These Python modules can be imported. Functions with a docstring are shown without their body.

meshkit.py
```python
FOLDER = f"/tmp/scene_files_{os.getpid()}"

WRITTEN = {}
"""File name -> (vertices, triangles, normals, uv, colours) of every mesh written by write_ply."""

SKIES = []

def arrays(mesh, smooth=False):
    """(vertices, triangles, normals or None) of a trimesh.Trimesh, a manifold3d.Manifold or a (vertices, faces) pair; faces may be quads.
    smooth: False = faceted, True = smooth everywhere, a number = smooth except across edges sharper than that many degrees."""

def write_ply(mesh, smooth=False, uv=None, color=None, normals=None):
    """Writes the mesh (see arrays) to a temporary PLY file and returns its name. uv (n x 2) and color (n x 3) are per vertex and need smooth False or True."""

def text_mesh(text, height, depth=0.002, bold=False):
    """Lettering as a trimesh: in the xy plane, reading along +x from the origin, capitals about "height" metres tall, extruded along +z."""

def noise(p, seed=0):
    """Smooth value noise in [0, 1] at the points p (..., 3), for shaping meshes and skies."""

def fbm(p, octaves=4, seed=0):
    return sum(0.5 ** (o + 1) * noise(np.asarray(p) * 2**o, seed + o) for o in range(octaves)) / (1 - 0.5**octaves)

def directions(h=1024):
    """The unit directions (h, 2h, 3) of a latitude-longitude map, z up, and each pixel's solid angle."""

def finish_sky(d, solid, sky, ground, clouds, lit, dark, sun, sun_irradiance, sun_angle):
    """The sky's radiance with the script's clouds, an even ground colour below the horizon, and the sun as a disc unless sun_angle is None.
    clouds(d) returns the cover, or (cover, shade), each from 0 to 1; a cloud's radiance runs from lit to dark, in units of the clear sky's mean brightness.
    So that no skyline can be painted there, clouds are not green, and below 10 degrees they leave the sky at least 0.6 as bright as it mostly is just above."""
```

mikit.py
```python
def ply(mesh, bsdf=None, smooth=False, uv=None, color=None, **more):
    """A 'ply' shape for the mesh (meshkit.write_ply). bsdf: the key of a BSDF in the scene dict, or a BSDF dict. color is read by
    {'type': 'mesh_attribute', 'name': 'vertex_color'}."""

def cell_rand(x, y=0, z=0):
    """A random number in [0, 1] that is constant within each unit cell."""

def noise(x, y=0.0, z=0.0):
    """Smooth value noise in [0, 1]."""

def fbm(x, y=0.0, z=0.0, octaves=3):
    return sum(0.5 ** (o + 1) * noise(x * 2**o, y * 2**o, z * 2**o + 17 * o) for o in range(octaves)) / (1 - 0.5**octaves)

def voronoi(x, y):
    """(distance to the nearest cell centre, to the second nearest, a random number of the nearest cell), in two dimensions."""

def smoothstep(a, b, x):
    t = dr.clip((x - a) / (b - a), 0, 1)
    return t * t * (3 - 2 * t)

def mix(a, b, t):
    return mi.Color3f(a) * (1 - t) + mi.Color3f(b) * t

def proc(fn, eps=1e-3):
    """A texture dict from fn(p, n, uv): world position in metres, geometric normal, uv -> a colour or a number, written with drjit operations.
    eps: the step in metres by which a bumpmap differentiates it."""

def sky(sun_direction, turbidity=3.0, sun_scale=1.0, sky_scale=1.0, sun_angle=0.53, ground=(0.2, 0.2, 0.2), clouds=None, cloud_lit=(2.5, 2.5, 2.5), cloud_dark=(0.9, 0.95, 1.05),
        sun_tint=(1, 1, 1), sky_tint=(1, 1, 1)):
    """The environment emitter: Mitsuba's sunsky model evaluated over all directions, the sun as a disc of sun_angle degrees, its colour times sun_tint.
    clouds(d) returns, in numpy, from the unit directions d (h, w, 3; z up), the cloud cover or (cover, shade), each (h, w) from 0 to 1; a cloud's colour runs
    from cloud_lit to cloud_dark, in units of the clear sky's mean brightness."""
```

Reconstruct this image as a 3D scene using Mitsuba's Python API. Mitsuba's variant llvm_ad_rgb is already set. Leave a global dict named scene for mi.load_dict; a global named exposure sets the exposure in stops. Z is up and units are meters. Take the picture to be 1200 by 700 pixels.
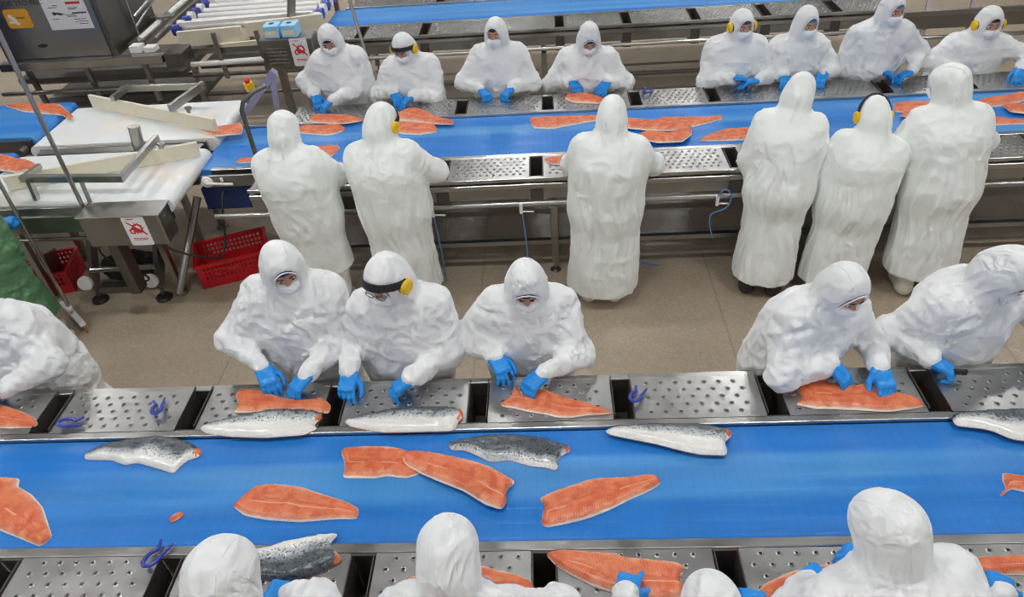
import math
import random
import numpy as np
import trimesh
import drjit as dr
import mitsuba as mi
import mikit
import meshkit
from mikit import ply, proc
from shapely.geometry import Polygon, Point, box as sbox
from scipy.spatial import Delaunay

T = mi.ScalarTransform4f
rng = np.random.default_rng(7)
random.seed(7)
scene, labels = {}, {}

# ------------------------------------------------------------------ camera and light
exposure = 0.62
PITCH, ROLL, YAW, CAM_Z, FOV = 0.67766, -0.07941, -0.07212, 3.6726, 2 * math.degrees(math.atan(600 / 837.36))
_f = np.array([math.sin(YAW) * math.cos(PITCH), math.cos(YAW) * math.cos(PITCH), -math.sin(PITCH)])
_r0 = np.cross(_f, [0, 0, 1]); _r0 /= np.linalg.norm(_r0)
_u0 = np.cross(_r0, _f)
_u = -math.sin(ROLL) * _r0 + math.cos(ROLL) * _u0
scene['camera'] = {'type': 'perspective', 'fov': FOV, 'fov_axis': 'x', 'near_clip': 0.05, 'far_clip': 200.0,
                   'to_world': T().look_at(origin=[0, 0, CAM_Z], target=(np.array([0, 0, CAM_Z]) + _f).tolist(), up=_u.tolist())}
LAMP_POWER = 37.0
CEILING = 6.0
LAMPS = [(x, y) for y in (-3.6, 2.5, 8.4, 14.2) for x in (-8.2, -4.4, -.6, 3.2, 7.0)]
for i, (x, y) in enumerate(LAMPS):
    k = 'ceiling_lamp' + ('_%03d' % i if i else '')
    v = np.array([[-.62, -.16, 0], [.62, -.16, 0], [.62, .16, 0], [-.62, .16, 0]]) + [x, y, CEILING - .03]
    scene[k] = ply((v, np.array([[0, 2, 1], [0, 3, 2]])), None, emitter={'type': 'area', 'radiance': {'type': 'rgb', 'value': [LAMP_POWER, LAMP_POWER * 1.0, LAMP_POWER * .985]}})
    labels[k] = {'label': 'white LED ceiling panel, %s row above the floor, %s from the left' % (('front', 'second', 'third', 'rear')[i // 5], ('first', 'second', 'third', 'fourth', 'fifth')[i % 5]),
                 'category': 'ceiling lamp', 'group': 'LED panels under the ceiling'}

# ------------------------------------------------------------------ materials
def tw(b):
    return {'type': 'twosided', 'nested': b}

def pr(col, rough=.5, metal=0., spec=.5, **k):
    c = col if isinstance(col, dict) else {'type': 'rgb', 'value': list(col)}
    r = rough if isinstance(rough, dict) else float(rough)
    return {'type': 'principled', 'base_color': c, 'roughness': r, 'metallic': float(metal), 'specular': float(spec), **k}

def bump(b, fn, eps=2e-3, scale=1.0):
    return tw({'type': 'bumpmap', 'bump_texture': proc(fn, eps), 'scale': float(scale), 'nested_bsdf': b})

ms, mx = mikit.smoothstep, mikit.mix

def fabric_h(p, n, uv):
    wx, wy, wz = (mikit.noise(p.x * 9 + o, p.y * 9, p.z * 9) * .09 for o in (0, 7.7, 15.1))
    x, y, z = p.x + wx, p.y + wy, p.z + wz
    a = mikit.noise(x * 24, y * 24, z * 13)
    b = mikit.noise(x * 55 + 9, y * 55, z * 34)
    return dr.abs(2 * a - 1) * -.0125 + dr.abs(2 * b - 1) * -.004

def gown_h(p, n, uv):
    wx, wy = (mikit.noise(p.x * 7 + o, p.y * 7, p.z * 4) * .10 for o in (0, 7.7))
    x, y = p.x + wx, p.y + wy
    a = mikit.noise(x * 22, y * 22, p.z * 5)
    b = mikit.noise(x * 50 + 9, y * 50, p.z * 14)
    return dr.abs(2 * a - 1) * -.010 + dr.abs(2 * b - 1) * -.003

scene['m_fabric'] = bump(pr((.75, .765, .775), .40, 0, .45), fabric_h)
scene['m_gown'] = bump(pr((.80, .83, .815), .36, 0, .5), gown_h)
scene['m_green'] = bump(pr((.10, .23, .12), .38, 0, .5), fabric_h)
scene['m_hood'] = bump(pr((.75, .76, .765), .55, 0, .3), fabric_h, scale=.35)
scene['m_mask'] = tw(pr((.80, .83, .86), .8))
scene['m_glove'] = tw(pr((.010, .245, .70), .38, 0, .5))
scene['m_skin'] = tw(pr((.42, .22, .15), .5))
scene['m_eye'] = tw(pr({'type': 'mesh_attribute', 'name': 'vertex_color'}, .25))
scene['m_navy'] = tw(pr((.025, .045, .12), .7))
scene['m_bluenet'] = bump(pr(proc(lambda p, n, uv: mx((.03, .10, .25), (.25, .38, .5), ms(.45, .75, mikit.noise(p.x * 160, p.y * 160, p.z * 160)))), .8), lambda p, n, uv: mikit.noise(p.x * 150, p.y * 150, p.z * 150) * .003)
scene['m_black'] = tw(pr((.012, .012, .014), .55))
scene['m_rubber'] = tw(pr((.02, .02, .022), .4))
scene['m_yellow'] = tw(pr((.75, .48, .01), .35))
scene['m_boot'] = tw(pr((.66, .64, .56), .5))
scene['m_greenboot'] = tw(pr((.60, .58, .50), .5))

def steel_col(base):
    def fn(p, n, uv):
        a = mikit.fbm(p.x * 3.1, p.y * 3.1, p.z * 3.1, 3)
        return mi.Color3f(base) * (.75 + .5 * a)
    return proc(fn)

def steel_rough(lo, hi):
    return proc(lambda p, n, uv: lo + (hi - lo) * mikit.fbm(p.x * 7, p.y * 9, p.z * 9, 3))

def brushed(p, n, uv):
    return mikit.noise(p.x * 9, p.y * 420, p.z * 420) * .00025 + mikit.fbm(p.x * 6, p.y * 6, p.z * 6, 2) * .003

scene['m_steel'] = bump(pr(steel_col((.34, .335, .32)), steel_rough(.2, .5), 1.0), brushed)
scene['m_bright'] = bump(pr(steel_col((.46, .455, .44)), steel_rough(.15, .42), 1.0), brushed)
scene['m_plate'] = bump(pr(steel_col((.45, .45, .445)), steel_rough(.22, .40), 1.0), lambda p, n, uv: mikit.fbm(p.x * 7, p.y * 7, p.z * 7, 2) * .0025)
scene['m_dark'] = tw(pr(steel_col((.17, .16, .15)), .45, 1.0))
scene['m_chute'] = tw(pr(proc(lambda p, n, uv: mx((.10, .09, .085), (.13, .05, .035), ms(.6, .8, mikit.fbm(p.x * 14, p.y * 14, p.z * 14, 3)))), .4, .6))

def belt_h(p, n, uv):
    w = mikit.noise(p.x * .35 + 4, p.y * 7.5, 2.0) * .010 + mikit.noise(p.x * 1.2, p.y * 15, 5.0) * .0022
    gx = dr.abs(p.x / .051 - dr.floor(p.x / .051) - .5)
    gy = dr.abs(p.y / .076 - dr.floor(p.y / .076) - .5)
    return w - ms(.44, .5, gx) * .0006 - ms(.45, .5, gy) * .0006

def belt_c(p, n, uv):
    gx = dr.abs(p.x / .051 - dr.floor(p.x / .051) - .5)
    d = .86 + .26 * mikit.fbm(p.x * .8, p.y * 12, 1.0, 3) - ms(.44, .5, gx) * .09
    band = ms(.36, .62, mikit.noise(p.x * .2, p.y * 6.9 + .35, 4.0)) * (.55 + .45 * mikit.noise(p.x * 2.2, p.y * 20, 2))  # painted sheen: lighter bands along the belt stand in for lamp reflections
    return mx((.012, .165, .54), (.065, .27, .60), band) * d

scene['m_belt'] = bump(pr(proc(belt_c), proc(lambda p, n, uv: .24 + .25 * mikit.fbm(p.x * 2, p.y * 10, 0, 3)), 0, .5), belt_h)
scene['m_beltdark'] = tw(pr((.008, .025, .11), .4))
scene['m_whitebelt'] = bump(pr(proc(lambda p, n, uv: mx((.70, .73, .74), (.78, .72, .66), ms(.5, .8, mikit.fbm(p.x * 4, p.y * 4, 1, 3)))), .28), lambda p, n, uv: mikit.fbm(p.x * 7, p.y * 7, p.z * 7, 3) * .008)
scene['m_cream'] = bump(pr(proc(lambda p, n, uv: mx((.74, .70, .57), (.66, .60, .46), mikit.fbm(p.x * 5, p.y * 5, p.z * 5, 3))), .45), lambda p, n, uv: mikit.fbm(p.x * 12, p.y * 12, p.z * 12, 2) * .003)
scene['m_white'] = tw(pr((.75, .75, .74), .5))
scene['m_sticker'] = tw(pr((.72, .72, .76), .5))
scene['m_red'] = tw(pr((.55, .02, .02), .45))
scene['m_inkred'] = tw(pr((.50, .03, .04), .6))
scene['m_inkdark'] = tw(pr((.04, .04, .05), .6))
scene['m_orange'] = tw(pr((.72, .33, .03), .5))
scene['m_brown'] = tw(pr((.32, .14, .02), .5))
scene['m_crate'] = bump(pr((.52, .012, .02), .42), lambda p, n, uv: mikit.fbm(p.x * 9, p.y * 9, p.z * 9, 2) * .003)
scene['m_boxblue'] = tw(pr((.30, .58, .82), .5))
scene['m_hose'] = tw(pr((.10, .25, .50), .4))
scene['m_clip'] = tw(pr((.03, .05, .32), .35))
scene['m_lilac'] = tw(pr((.30, .30, .42), .4, .3))

def flesh_c(p, n, uv):
    u, v = uv.x, uv.y
    av = dr.abs(v)
    nz = mikit.fbm(p.x * 30, p.y * 30, p.z * 30, 3)
    st = u / .0125 + av * 2.2 + .45 * mikit.noise(u * 40, v * 4, 3.0)
    line = ms(.78, .98, 2 * dr.abs(st - dr.floor(st) - .5))
    base = mx((.55, .095, .03), (.66, .18, .075), ms(.3, .7, nz))
    base = mx(base, (.50, .08, .035), ms(.09, .015, dr.abs(v - .05)) * .55 * ms(.35, .6, mikit.noise(u * 14, 1, 8)))
    base = mx(base, (.86, .52, .38), ms(.05, .01, dr.abs(v + .12 + .1 * mikit.noise(u * 9, 5, 5))) * .5 * ms(.45, .6, mikit.noise(u * 11, 4, 2)))
    base = mx(base, (.80, .42, .27), line * (.22 + .35 * ms(.35, .8, av)))
    pale = ms(.62, .98, av + .35 * (nz - .5))
    base = mx(base, (.80, .40, .25), pale * .55)
    return mx(base, (.82, .66, .56), ms(.93, 1.0, av + .05 * nz))

scene['m_flesh'] = bump(pr(proc(flesh_c), .36, 0, .5), lambda p, n, uv: mikit.noise(uv.x * 80 + dr.abs(uv.y) * 2.4, uv.y * 3, 1) * .0025 + mikit.fbm(p.x * 60, p.y * 60, p.z * 60, 2) * .002)

def fishskin_c(p, n, uv):
    u, v = uv.x, uv.y
    nz = mikit.fbm(p.x * 26, p.y * 26, p.z * 26, 3)
    sp = mikit.noise(p.x * 170, p.y * 170, 1.0)
    sp2 = mikit.noise(p.x * 300, p.y * 300, 4.0)
    t = v + .45 * (nz - .5) - .35 * mikit.noise(u * 9, 3.0, 1.0) + .17
    base = mx((.74, .735, .71), (.40, .43, .45), ms(-.15, .25, t))
    base = mx(base, (.085, .10, .115), ms(.22, .66, t))
    base = base * (.9 + .16 * sp2)
    spot = ms(.66, .76, sp) * ms(-.35, .35, v)
    return mx(base, (.02, .022, .025), spot * .8)

scene['m_fishskin'] = bump(pr(proc(fishskin_c), .3, .12, .6), lambda p, n, uv: mikit.noise(p.x * 220, p.y * 220, 2) * .0006 + mikit.fbm(p.x * 20, p.y * 20, 2, 2) * .004)

def floor_c(p, n, uv):
    a = mikit.fbm(p.x * 1.1, p.y * 1.1, 0, 4)
    s = mikit.noise(p.x * 95, p.y * 95, 1)
    s2 = mikit.noise(p.x * 240, p.y * 240, 7)
    b = mx((.33, .265, .195), (.43, .355, .27), a) * (.80 + .22 * s + .2 * s2)
    jx = dr.abs(p.x / 1.9 + .31 - dr.floor(p.x / 1.9 + .31) - .5)
    jy = dr.abs(p.y / 1.9 + .12 - dr.floor(p.y / 1.9 + .12) - .5)
    j = dr.maximum(ms(.494, .499, jx), ms(.494, .499, jy))
    return mx(b, (.22, .18, .14), j * .5)

scene['m_floor'] = bump(pr(proc(floor_c), proc(lambda p, n, uv: .16 + .5 * ms(.40, .62, mikit.fbm(p.x * .55 + 3, p.y * .8, 2, 3))), 0, .45),
                        lambda p, n, uv: mikit.noise(p.x * 75, p.y * 75, 3) * .0022 + mikit.noise(p.x * 190, p.y * 190, 3) * .0008)
scene['m_wall'] = tw(pr((.42, .43, .43), .6))
scene['m_ceiling'] = tw(pr((.40, .40, .40), .7))

# ------------------------------------------------------------------ helpers
def numbered(name):
    if name not in USED:
        USED.add(name); return name
    i = 1
    while '%s_%03d' % (name, i) in USED:
        i += 1
    k = '%s_%03d' % (name, i)
    USED.add(k)
    return k
USED = set()

def thing(name, label, cat, group=None):
    k = numbered(name)
    labels[k] = {'label': label, 'category': cat}
    if group:
        labels[k]['group'] = group
    return k

def part(parent, name, mesh, mat, smooth=30, label=None, **kw):
    k = numbered(parent + '__' + name)
    scene[k] = mesh if isinstance(mesh, dict) else ply(mesh, mat, smooth, **kw)
    if label:
        labels[k] = {'label': label}
    return k

def whole(name, mesh, mat, label, cat, group=None, smooth=30, kind=None, **kw):
    k = thing(name, label, cat, group)
    scene[k] = mesh if isinstance(mesh, dict) else ply(mesh, mat, smooth, **kw)
    if kind:
        labels[k]['kind'] = kind
    return k

def struct(name, mesh, mat):
    k = numbered(name)
    scene[k] = ply(mesh, mat, False)
    labels[k] = {'kind': 'structure'}

def cat(*ms_):
    ms_ = [m for q in ms_ for m in (q if isinstance(q, (list, tuple)) else [q])]
    return trimesh.util.concatenate(ms_)

def bx(x0, x1, y0, y1, z0, z1, c=0.0):
    """box, with chamfered edges when c > 0"""
    if c <= 0:
        m = trimesh.creation.box((x1 - x0, y1 - y0, z1 - z0))
        m.apply_translation(((x0 + x1) / 2, (y0 + y1) / 2, (z0 + z1) / 2))
        return m
    h = np.array([x1 - x0, y1 - y0, z1 - z0]) / 2
    c = min(c, h.min() * .45)
    pts = []
    for s in np.ndindex(2, 2, 2):
        s = np.array(s) * 2 - 1
        for a in range(3):
            q = h - c
            q[a] = h[a]
            pts.append(s * q)
    m = trimesh.convex.convex_hull(np.array(pts))
    m.apply_translation(((x0 + x1) / 2, (y0 + y1) / 2, (z0 + z1) / 2))
    return m

def frame_of(d, up=(0, 0, 1)):
    d = np.asarray(d, float); d = d / np.linalg.norm(d)
    up = np.asarray(up, float)
    if abs(d @ up) > .98:
        up = np.array([0, 1., 0]) if abs(d[1]) < .9 else np.array([1., 0, 0])
    x = np.cross(up, d); x /= np.linalg.norm(x)
    return x, np.cross(d, x), d

def tube(pts, r, n=10, caps=True):
    """round tube through points"""
    pts = np.asarray(pts, float)
    k = len(pts)
    rs = np.broadcast_to(r, (k,))
    tang = np.gradient(pts, axis=0)
    x, y, _ = frame_of(tang[0])
    rings = []
    for i in range(k):
        t = tang[i] / np.linalg.norm(tang[i])
        x = x - t * (x @ t); x /= np.linalg.norm(x)
        y = np.cross(t, x)
        a = np.arange(n) * 2 * np.pi / n
        rings.append(pts[i] + rs[i] * (np.cos(a)[:, None] * x + np.sin(a)[:, None] * y))
    v = np.vstack(rings + [pts[:1], pts[-1:]])
    f = []
    j = np.arange(n)
    for i in range(k - 1):
        a, b = i * n + j, i * n + (j + 1) % n
        f += [np.stack([a, b, b + n], 1), np.stack([a, b + n, a + n], 1)]
    if caps:
        f += [np.stack([(j + 1) % n, j, j * 0 + k * n], 1), np.stack([(k - 1) * n + j, (k - 1) * n + (j + 1) % n, j * 0 + k * n + 1], 1)]
    return trimesh.Trimesh(v, np.vstack(f), process=False)

def spline(pts, n=24):
    pts = np.asarray(pts, float)
    from scipy.interpolate import CubicSpline
    s = np.r_[0, np.cumsum(np.linalg.norm(np.diff(pts, axis=0), axis=1))]
    return CubicSpline(s, pts)(np.linspace(0, s[-1], n))

def lathe(prof, n=20, axis=(0, 0, 1), at=(0, 0, 0)):
    """profile of (radius, height) turned about axis through at"""
    prof = np.asarray(prof, float)
    x, y, d = frame_of(axis)
    a = np.arange(n) * 2 * np.pi / n
    ring = np.cos(a)[:, None] * x + np.sin(a)[:, None] * y
    v = np.vstack([np.asarray(at) + r * ring + h * d for r, h in prof])
    f = []
    j = np.arange(n)
    for i in range(len(prof) - 1):
        p, q = i * n + j, i * n + (j + 1) % n
        f += [np.stack([p, q, q + n], 1), np.stack([p, q + n, p + n], 1)]
    m = trimesh.Trimesh(v, np.vstack(f), process=False)
    return m

def extrude(poly, depth, M=np.eye(4)):
    m = trimesh.creation.extrude_polygon(poly, depth, engine='earcut')
    m.apply_transform(M)
    return m

def basis(o, x, y):
    """4x4 with columns x, y, x cross y, origin o"""
    x = np.asarray(x, float); x /= np.linalg.norm(x)
    y = np.asarray(y, float); y = y - x * (x @ y); y /= np.linalg.norm(y)
    M = np.eye(4)
    M[:3, 0], M[:3, 1], M[:3, 2], M[:3, 3] = x, y, np.cross(x, y), o
    return M

def rod(a, b, r, n=10):
    return tube([a, b], r, n)

def bar(a, b, w, h, up=(0, 0, 1)):
    """rectangular bar from a to b, w across, h along up"""
    a, b = np.asarray(a, float), np.asarray(b, float)
    x, y, d = frame_of(b - a, up)
    m = trimesh.creation.box((w, h, np.linalg.norm(b - a)))
    M = np.eye(4); M[:3, 0], M[:3, 1], M[:3, 2], M[:3, 3] = x, y, d, (a + b) / 2
    m.apply_transform(M)
    return m

# ------------------------------------------------------------------ the hall
X0, X1, Y0, Y1 = -11.0, 11.0, -4.0, 17.0
struct('floor', bx(X0, X1, Y0, Y1, -.1, 0), 'm_floor')
struct('ceiling', bx(X0, X1, Y0, Y1, CEILING, CEILING + .1), 'm_ceiling')
struct('wall_left', bx(X0 - .1, X0, Y0, Y1, 0, CEILING), 'm_wall')
struct('wall_right', bx(X1, X1 + .1, Y0, Y1, 0, CEILING), 'm_wall')
struct('wall_back', bx(X0, X1, Y1, Y1 + .1, 0, CEILING), 'm_wall')
struct('wall_front', bx(X0, X1, Y0 - .1, Y0, 0, CEILING), 'm_wall')

# ------------------------------------------------------------------ conveyors
TOP = .95
PLATES = {}

def plate_mesh(w, d, r=.0095, px=.072, py=.062, dx=0.0):
    """work plate with dimpled, drawn-down drain holes; its back left corner at the origin, top at z = 0"""
    key = (round(w, 3), round(d, 3), r, px, py)
    if key in PLATES:
        return PLATES[key]
    outer = sbox(0, 0, w, d)
    nx, ny = int((w - .05) / px), int((d - .04) / py) + 1
    x0, y0 = (w - (nx - .5) * px) / 2, (d - (ny - 1) * py) / 2
    cs = [(x0 + (i + .5 * (j % 2)) * px, y0 + j * py) for j in range(ny) for i in range(nx) if x0 + (i + .5 * (j % 2)) * px < w - .018]
    n = 10
    a = np.arange(n) * 2 * np.pi / n
    ring = np.stack([np.cos(a), np.sin(a)], 1)
    poly = Polygon(outer.exterior.coords, [np.array(c) + ring * r * 1.45 for c in cs])
    v2, f = trimesh.creation.triangulate_polygon(poly, engine='earcut')
    v = [np.c_[v2, np.zeros(len(v2))]]
    fs, at = [f], len(v2)
    j = np.arange(n)
    for c in cs:
        for k, (rr, z) in enumerate(((r * 1.45, 0), (r * .95, .0035), (r * .72, .0028), (r * .66, -.03))):
            v.append(np.c_[np.array(c) + ring * rr, np.full(n, z)])
        for k in range(3):
            p, q = at + k * n + j, at + k * n + (j + 1) % n
            fs += [np.stack([p, p + n, q + n], 1), np.stack([p, q + n, q], 1)]
        at += 4 * n
    skirt = [(0, 0), (w, 0), (w, d), (0, d)]
    b = np.array([(x, y, z) for z in (0, -.022) for x, y in skirt])
    v.append(b)
    for k in range(4):
        fs.append(np.array([[at + k, at + k + 4, at + (k + 1) % 4 + 4], [at + k, at + (k + 1) % 4 + 4, at + (k + 1) % 4]]))
    m = trimesh.Trimesh(np.vstack(v), np.vstack(fs), process=False)
    PLATES[key] = ply(m, 'm_plate', False)
    return PLATES[key]

def leg(parent, x, y, h):
    m = cat(bx(x - .03, x + .03, y - .03, y + .03, .09, h, .004), rod((x, y, .02), (x, y, .1), .012), lathe([(0, .025), (.02, .025), (.045, .012), (.05, 0), (0, 0)], 14, at=(x, y, 0)))
    part(parent, 'leg', m, 'm_steel')

def line(label, x0, x1, yn, yf, dn, df, chn, chf, legs, pxy=(.074, .05), inset=.16):
    c = thing('processing_conveyor', label, 'conveyor')
    zb = TOP - .02
    # belt: flat loop with round ends
    r = .05
    prof = [(x0, zb), (x1, zb)] + [(x1 + r * math.sin(a), zb - r + r * math.cos(a)) for a in np.linspace(.3, math.pi, 8)] + [(x0 - r * math.sin(a), zb - r + r * math.cos(a)) for a in np.linspace(math.pi, .3, 8)[0:]]
    poly = Polygon([(p[0], p[1]) for p in prof])
    m = trimesh.creation.extrude_polygon(poly, yf - yn - .01, engine='earcut')
    m.apply_transform(np.array([[1, 0, 0, 0], [0, 0, -1, yf - .005], [0, 1, 0, 0], [0, 0, 0, 1.]]))
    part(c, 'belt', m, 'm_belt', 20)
    part(c, 'side_rail', bx(x0 + .1, x1, yn - .045, yn, zb - .1, TOP + .004, .004), 'm_bright')
    part(c, 'side_rail', bx(x0 + .1, x1, yf, yf + .04, zb - .1, TOP + .004, .004), 'm_bright')
    for y, d, chs, s in ((yn - .045, dn, chn, -1), (yf + .04, df, chf, 1)):
        ya, yb = (y - d, y) if s < 0 else (y, y + d)
        edges = sorted(chs)
        bounds = [x0 + inset + .02] + [e for q in edges for e in (q - .052, q + .052)] + [x1 - .02]
        for i in range(0, len(bounds), 2):
            w = bounds[i + 1] - bounds[i]
            if w < .15:
                continue
            q = dict(plate_mesh(w - .006, d - .036, .0095, *pxy))
            q['to_world'] = T().translate([bounds[i] + .003, ya + (.033 if s < 0 else .003), TOP])
            part(c, 'work_plate', q, None)
        for q in edges:
            t = .004
            a, b = q - .05, q + .05
            e0, e1 = ya + (.04 if s < 0 else .012), yb - (.012 if s < 0 else .04)
            z0 = TOP - .26
            w = cat(bx(a, a + t, ya + .02, yb - .02, z0, TOP + .012), bx(b - t, b, ya + .02, yb - .02, z0, TOP + .012),
                    bx(a, b, e0 - .03, e0, z0, TOP - .006), bx(a, b, e1, e1 + .02, z0, TOP - .004), bx(a, b, e0, e1, z0, z0 + t))
            part(c, 'waste_chute', w, 'm_chute')
        # frame under the plates and the front of the stand
        yo = ya if s < 0 else yb
        part(c, 'front_lip', bx(x0 + inset, x1, min(yo, yo - s * .036), max(yo, yo - s * .036), TOP - .03, TOP + .001, .004), 'm_bright')
        part(c, 'front_rail', bx(x0 + inset, x1, min(yo, yo - s * .04) , max(yo, yo - s * .04), TOP - .095, TOP - .05, .006), 'm_bright')
        part(c, 'front_panel', bx(x0 + inset, x1, min(yo - s * .02, yo - s * .03), max(yo - s * .02, yo - s * .03), TOP - .19, TOP - .1), 'm_steel')
        part(c, 'guard_tube', rod((x0 + .2, yo - s * .0, TOP - .225), (x1, yo - s * .0, TOP - .225), .022), 'm_bright')
    part(c, 'frame_beam', bx(x0 + .1, x1, yn + .03, yn + .09, TOP - .26, TOP - .13), 'm_dark')
    part(c, 'frame_beam', bx(x0 + .1, x1, yf - .09, yf - .03, TOP - .26, TOP - .13), 'm_dark')
    for x in legs:
        leg(c, x, yn - .045 - dn + .1, TOP - .3); leg(c, x, yf + .04 + df - .1, TOP - .3)
        part(c, 'cross_beam', bar((x, yn - dn + .02, .30), (x, yf + df, .30), .04, .04), 'm_steel')
    for y in (yn - .045 - dn + .1, yf + .04 + df - .1):
        part(c, 'lower_beam', bar((legs[0], y, .30), (legs[-1], y, .30), .04, .04), 'm_steel')
    return c

P = .752
L1 = line('long stainless conveyor with wide blue belt, nearest the viewer', -5.2, 5.0, 1.722, 2.346, .34, .32,
          [-2.41 - .76 * 2, -2.41 - .76, -2.41, -1.68, -.84, -.07, .68, 1.44, 2.2, 2.96], [-2.69 - 1.5, -2.69 - .75, -2.69, -1.91, -1.155, -.40, .34, 1.09, 1.86, 2.61, 3.36], (-4, -1.4, 1.4, 4))
L2 = line('middle stainless conveyor with blue belt, workers along both sides', -2.88, 8.0, 5.235, 6.01, .36, .34,
          [-1.58, -.83, -.09, .67, 1.43, 2.19, 2.95, 3.7, 4.45], [-1.53, -.77, .02, .81, 1.5, 2.25, 2.99, 3.7, 4.45, 5.2], (-2.2, .04, 2.4, 4.8, 7.2), (.052, .05), inset=.52)
L3 = line('farthest blue belt conveyor behind the far row of workers', -2.62, 3.9, 8.70, 9.42, .44, .34,
          [-2.12, -1.37, -.6, .19, .95, 1.72, 2.5, 3.27], [-1.3, 0, 1.3, 2.6], (-2.3, 0, 2.3), (.045, .045))

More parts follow.
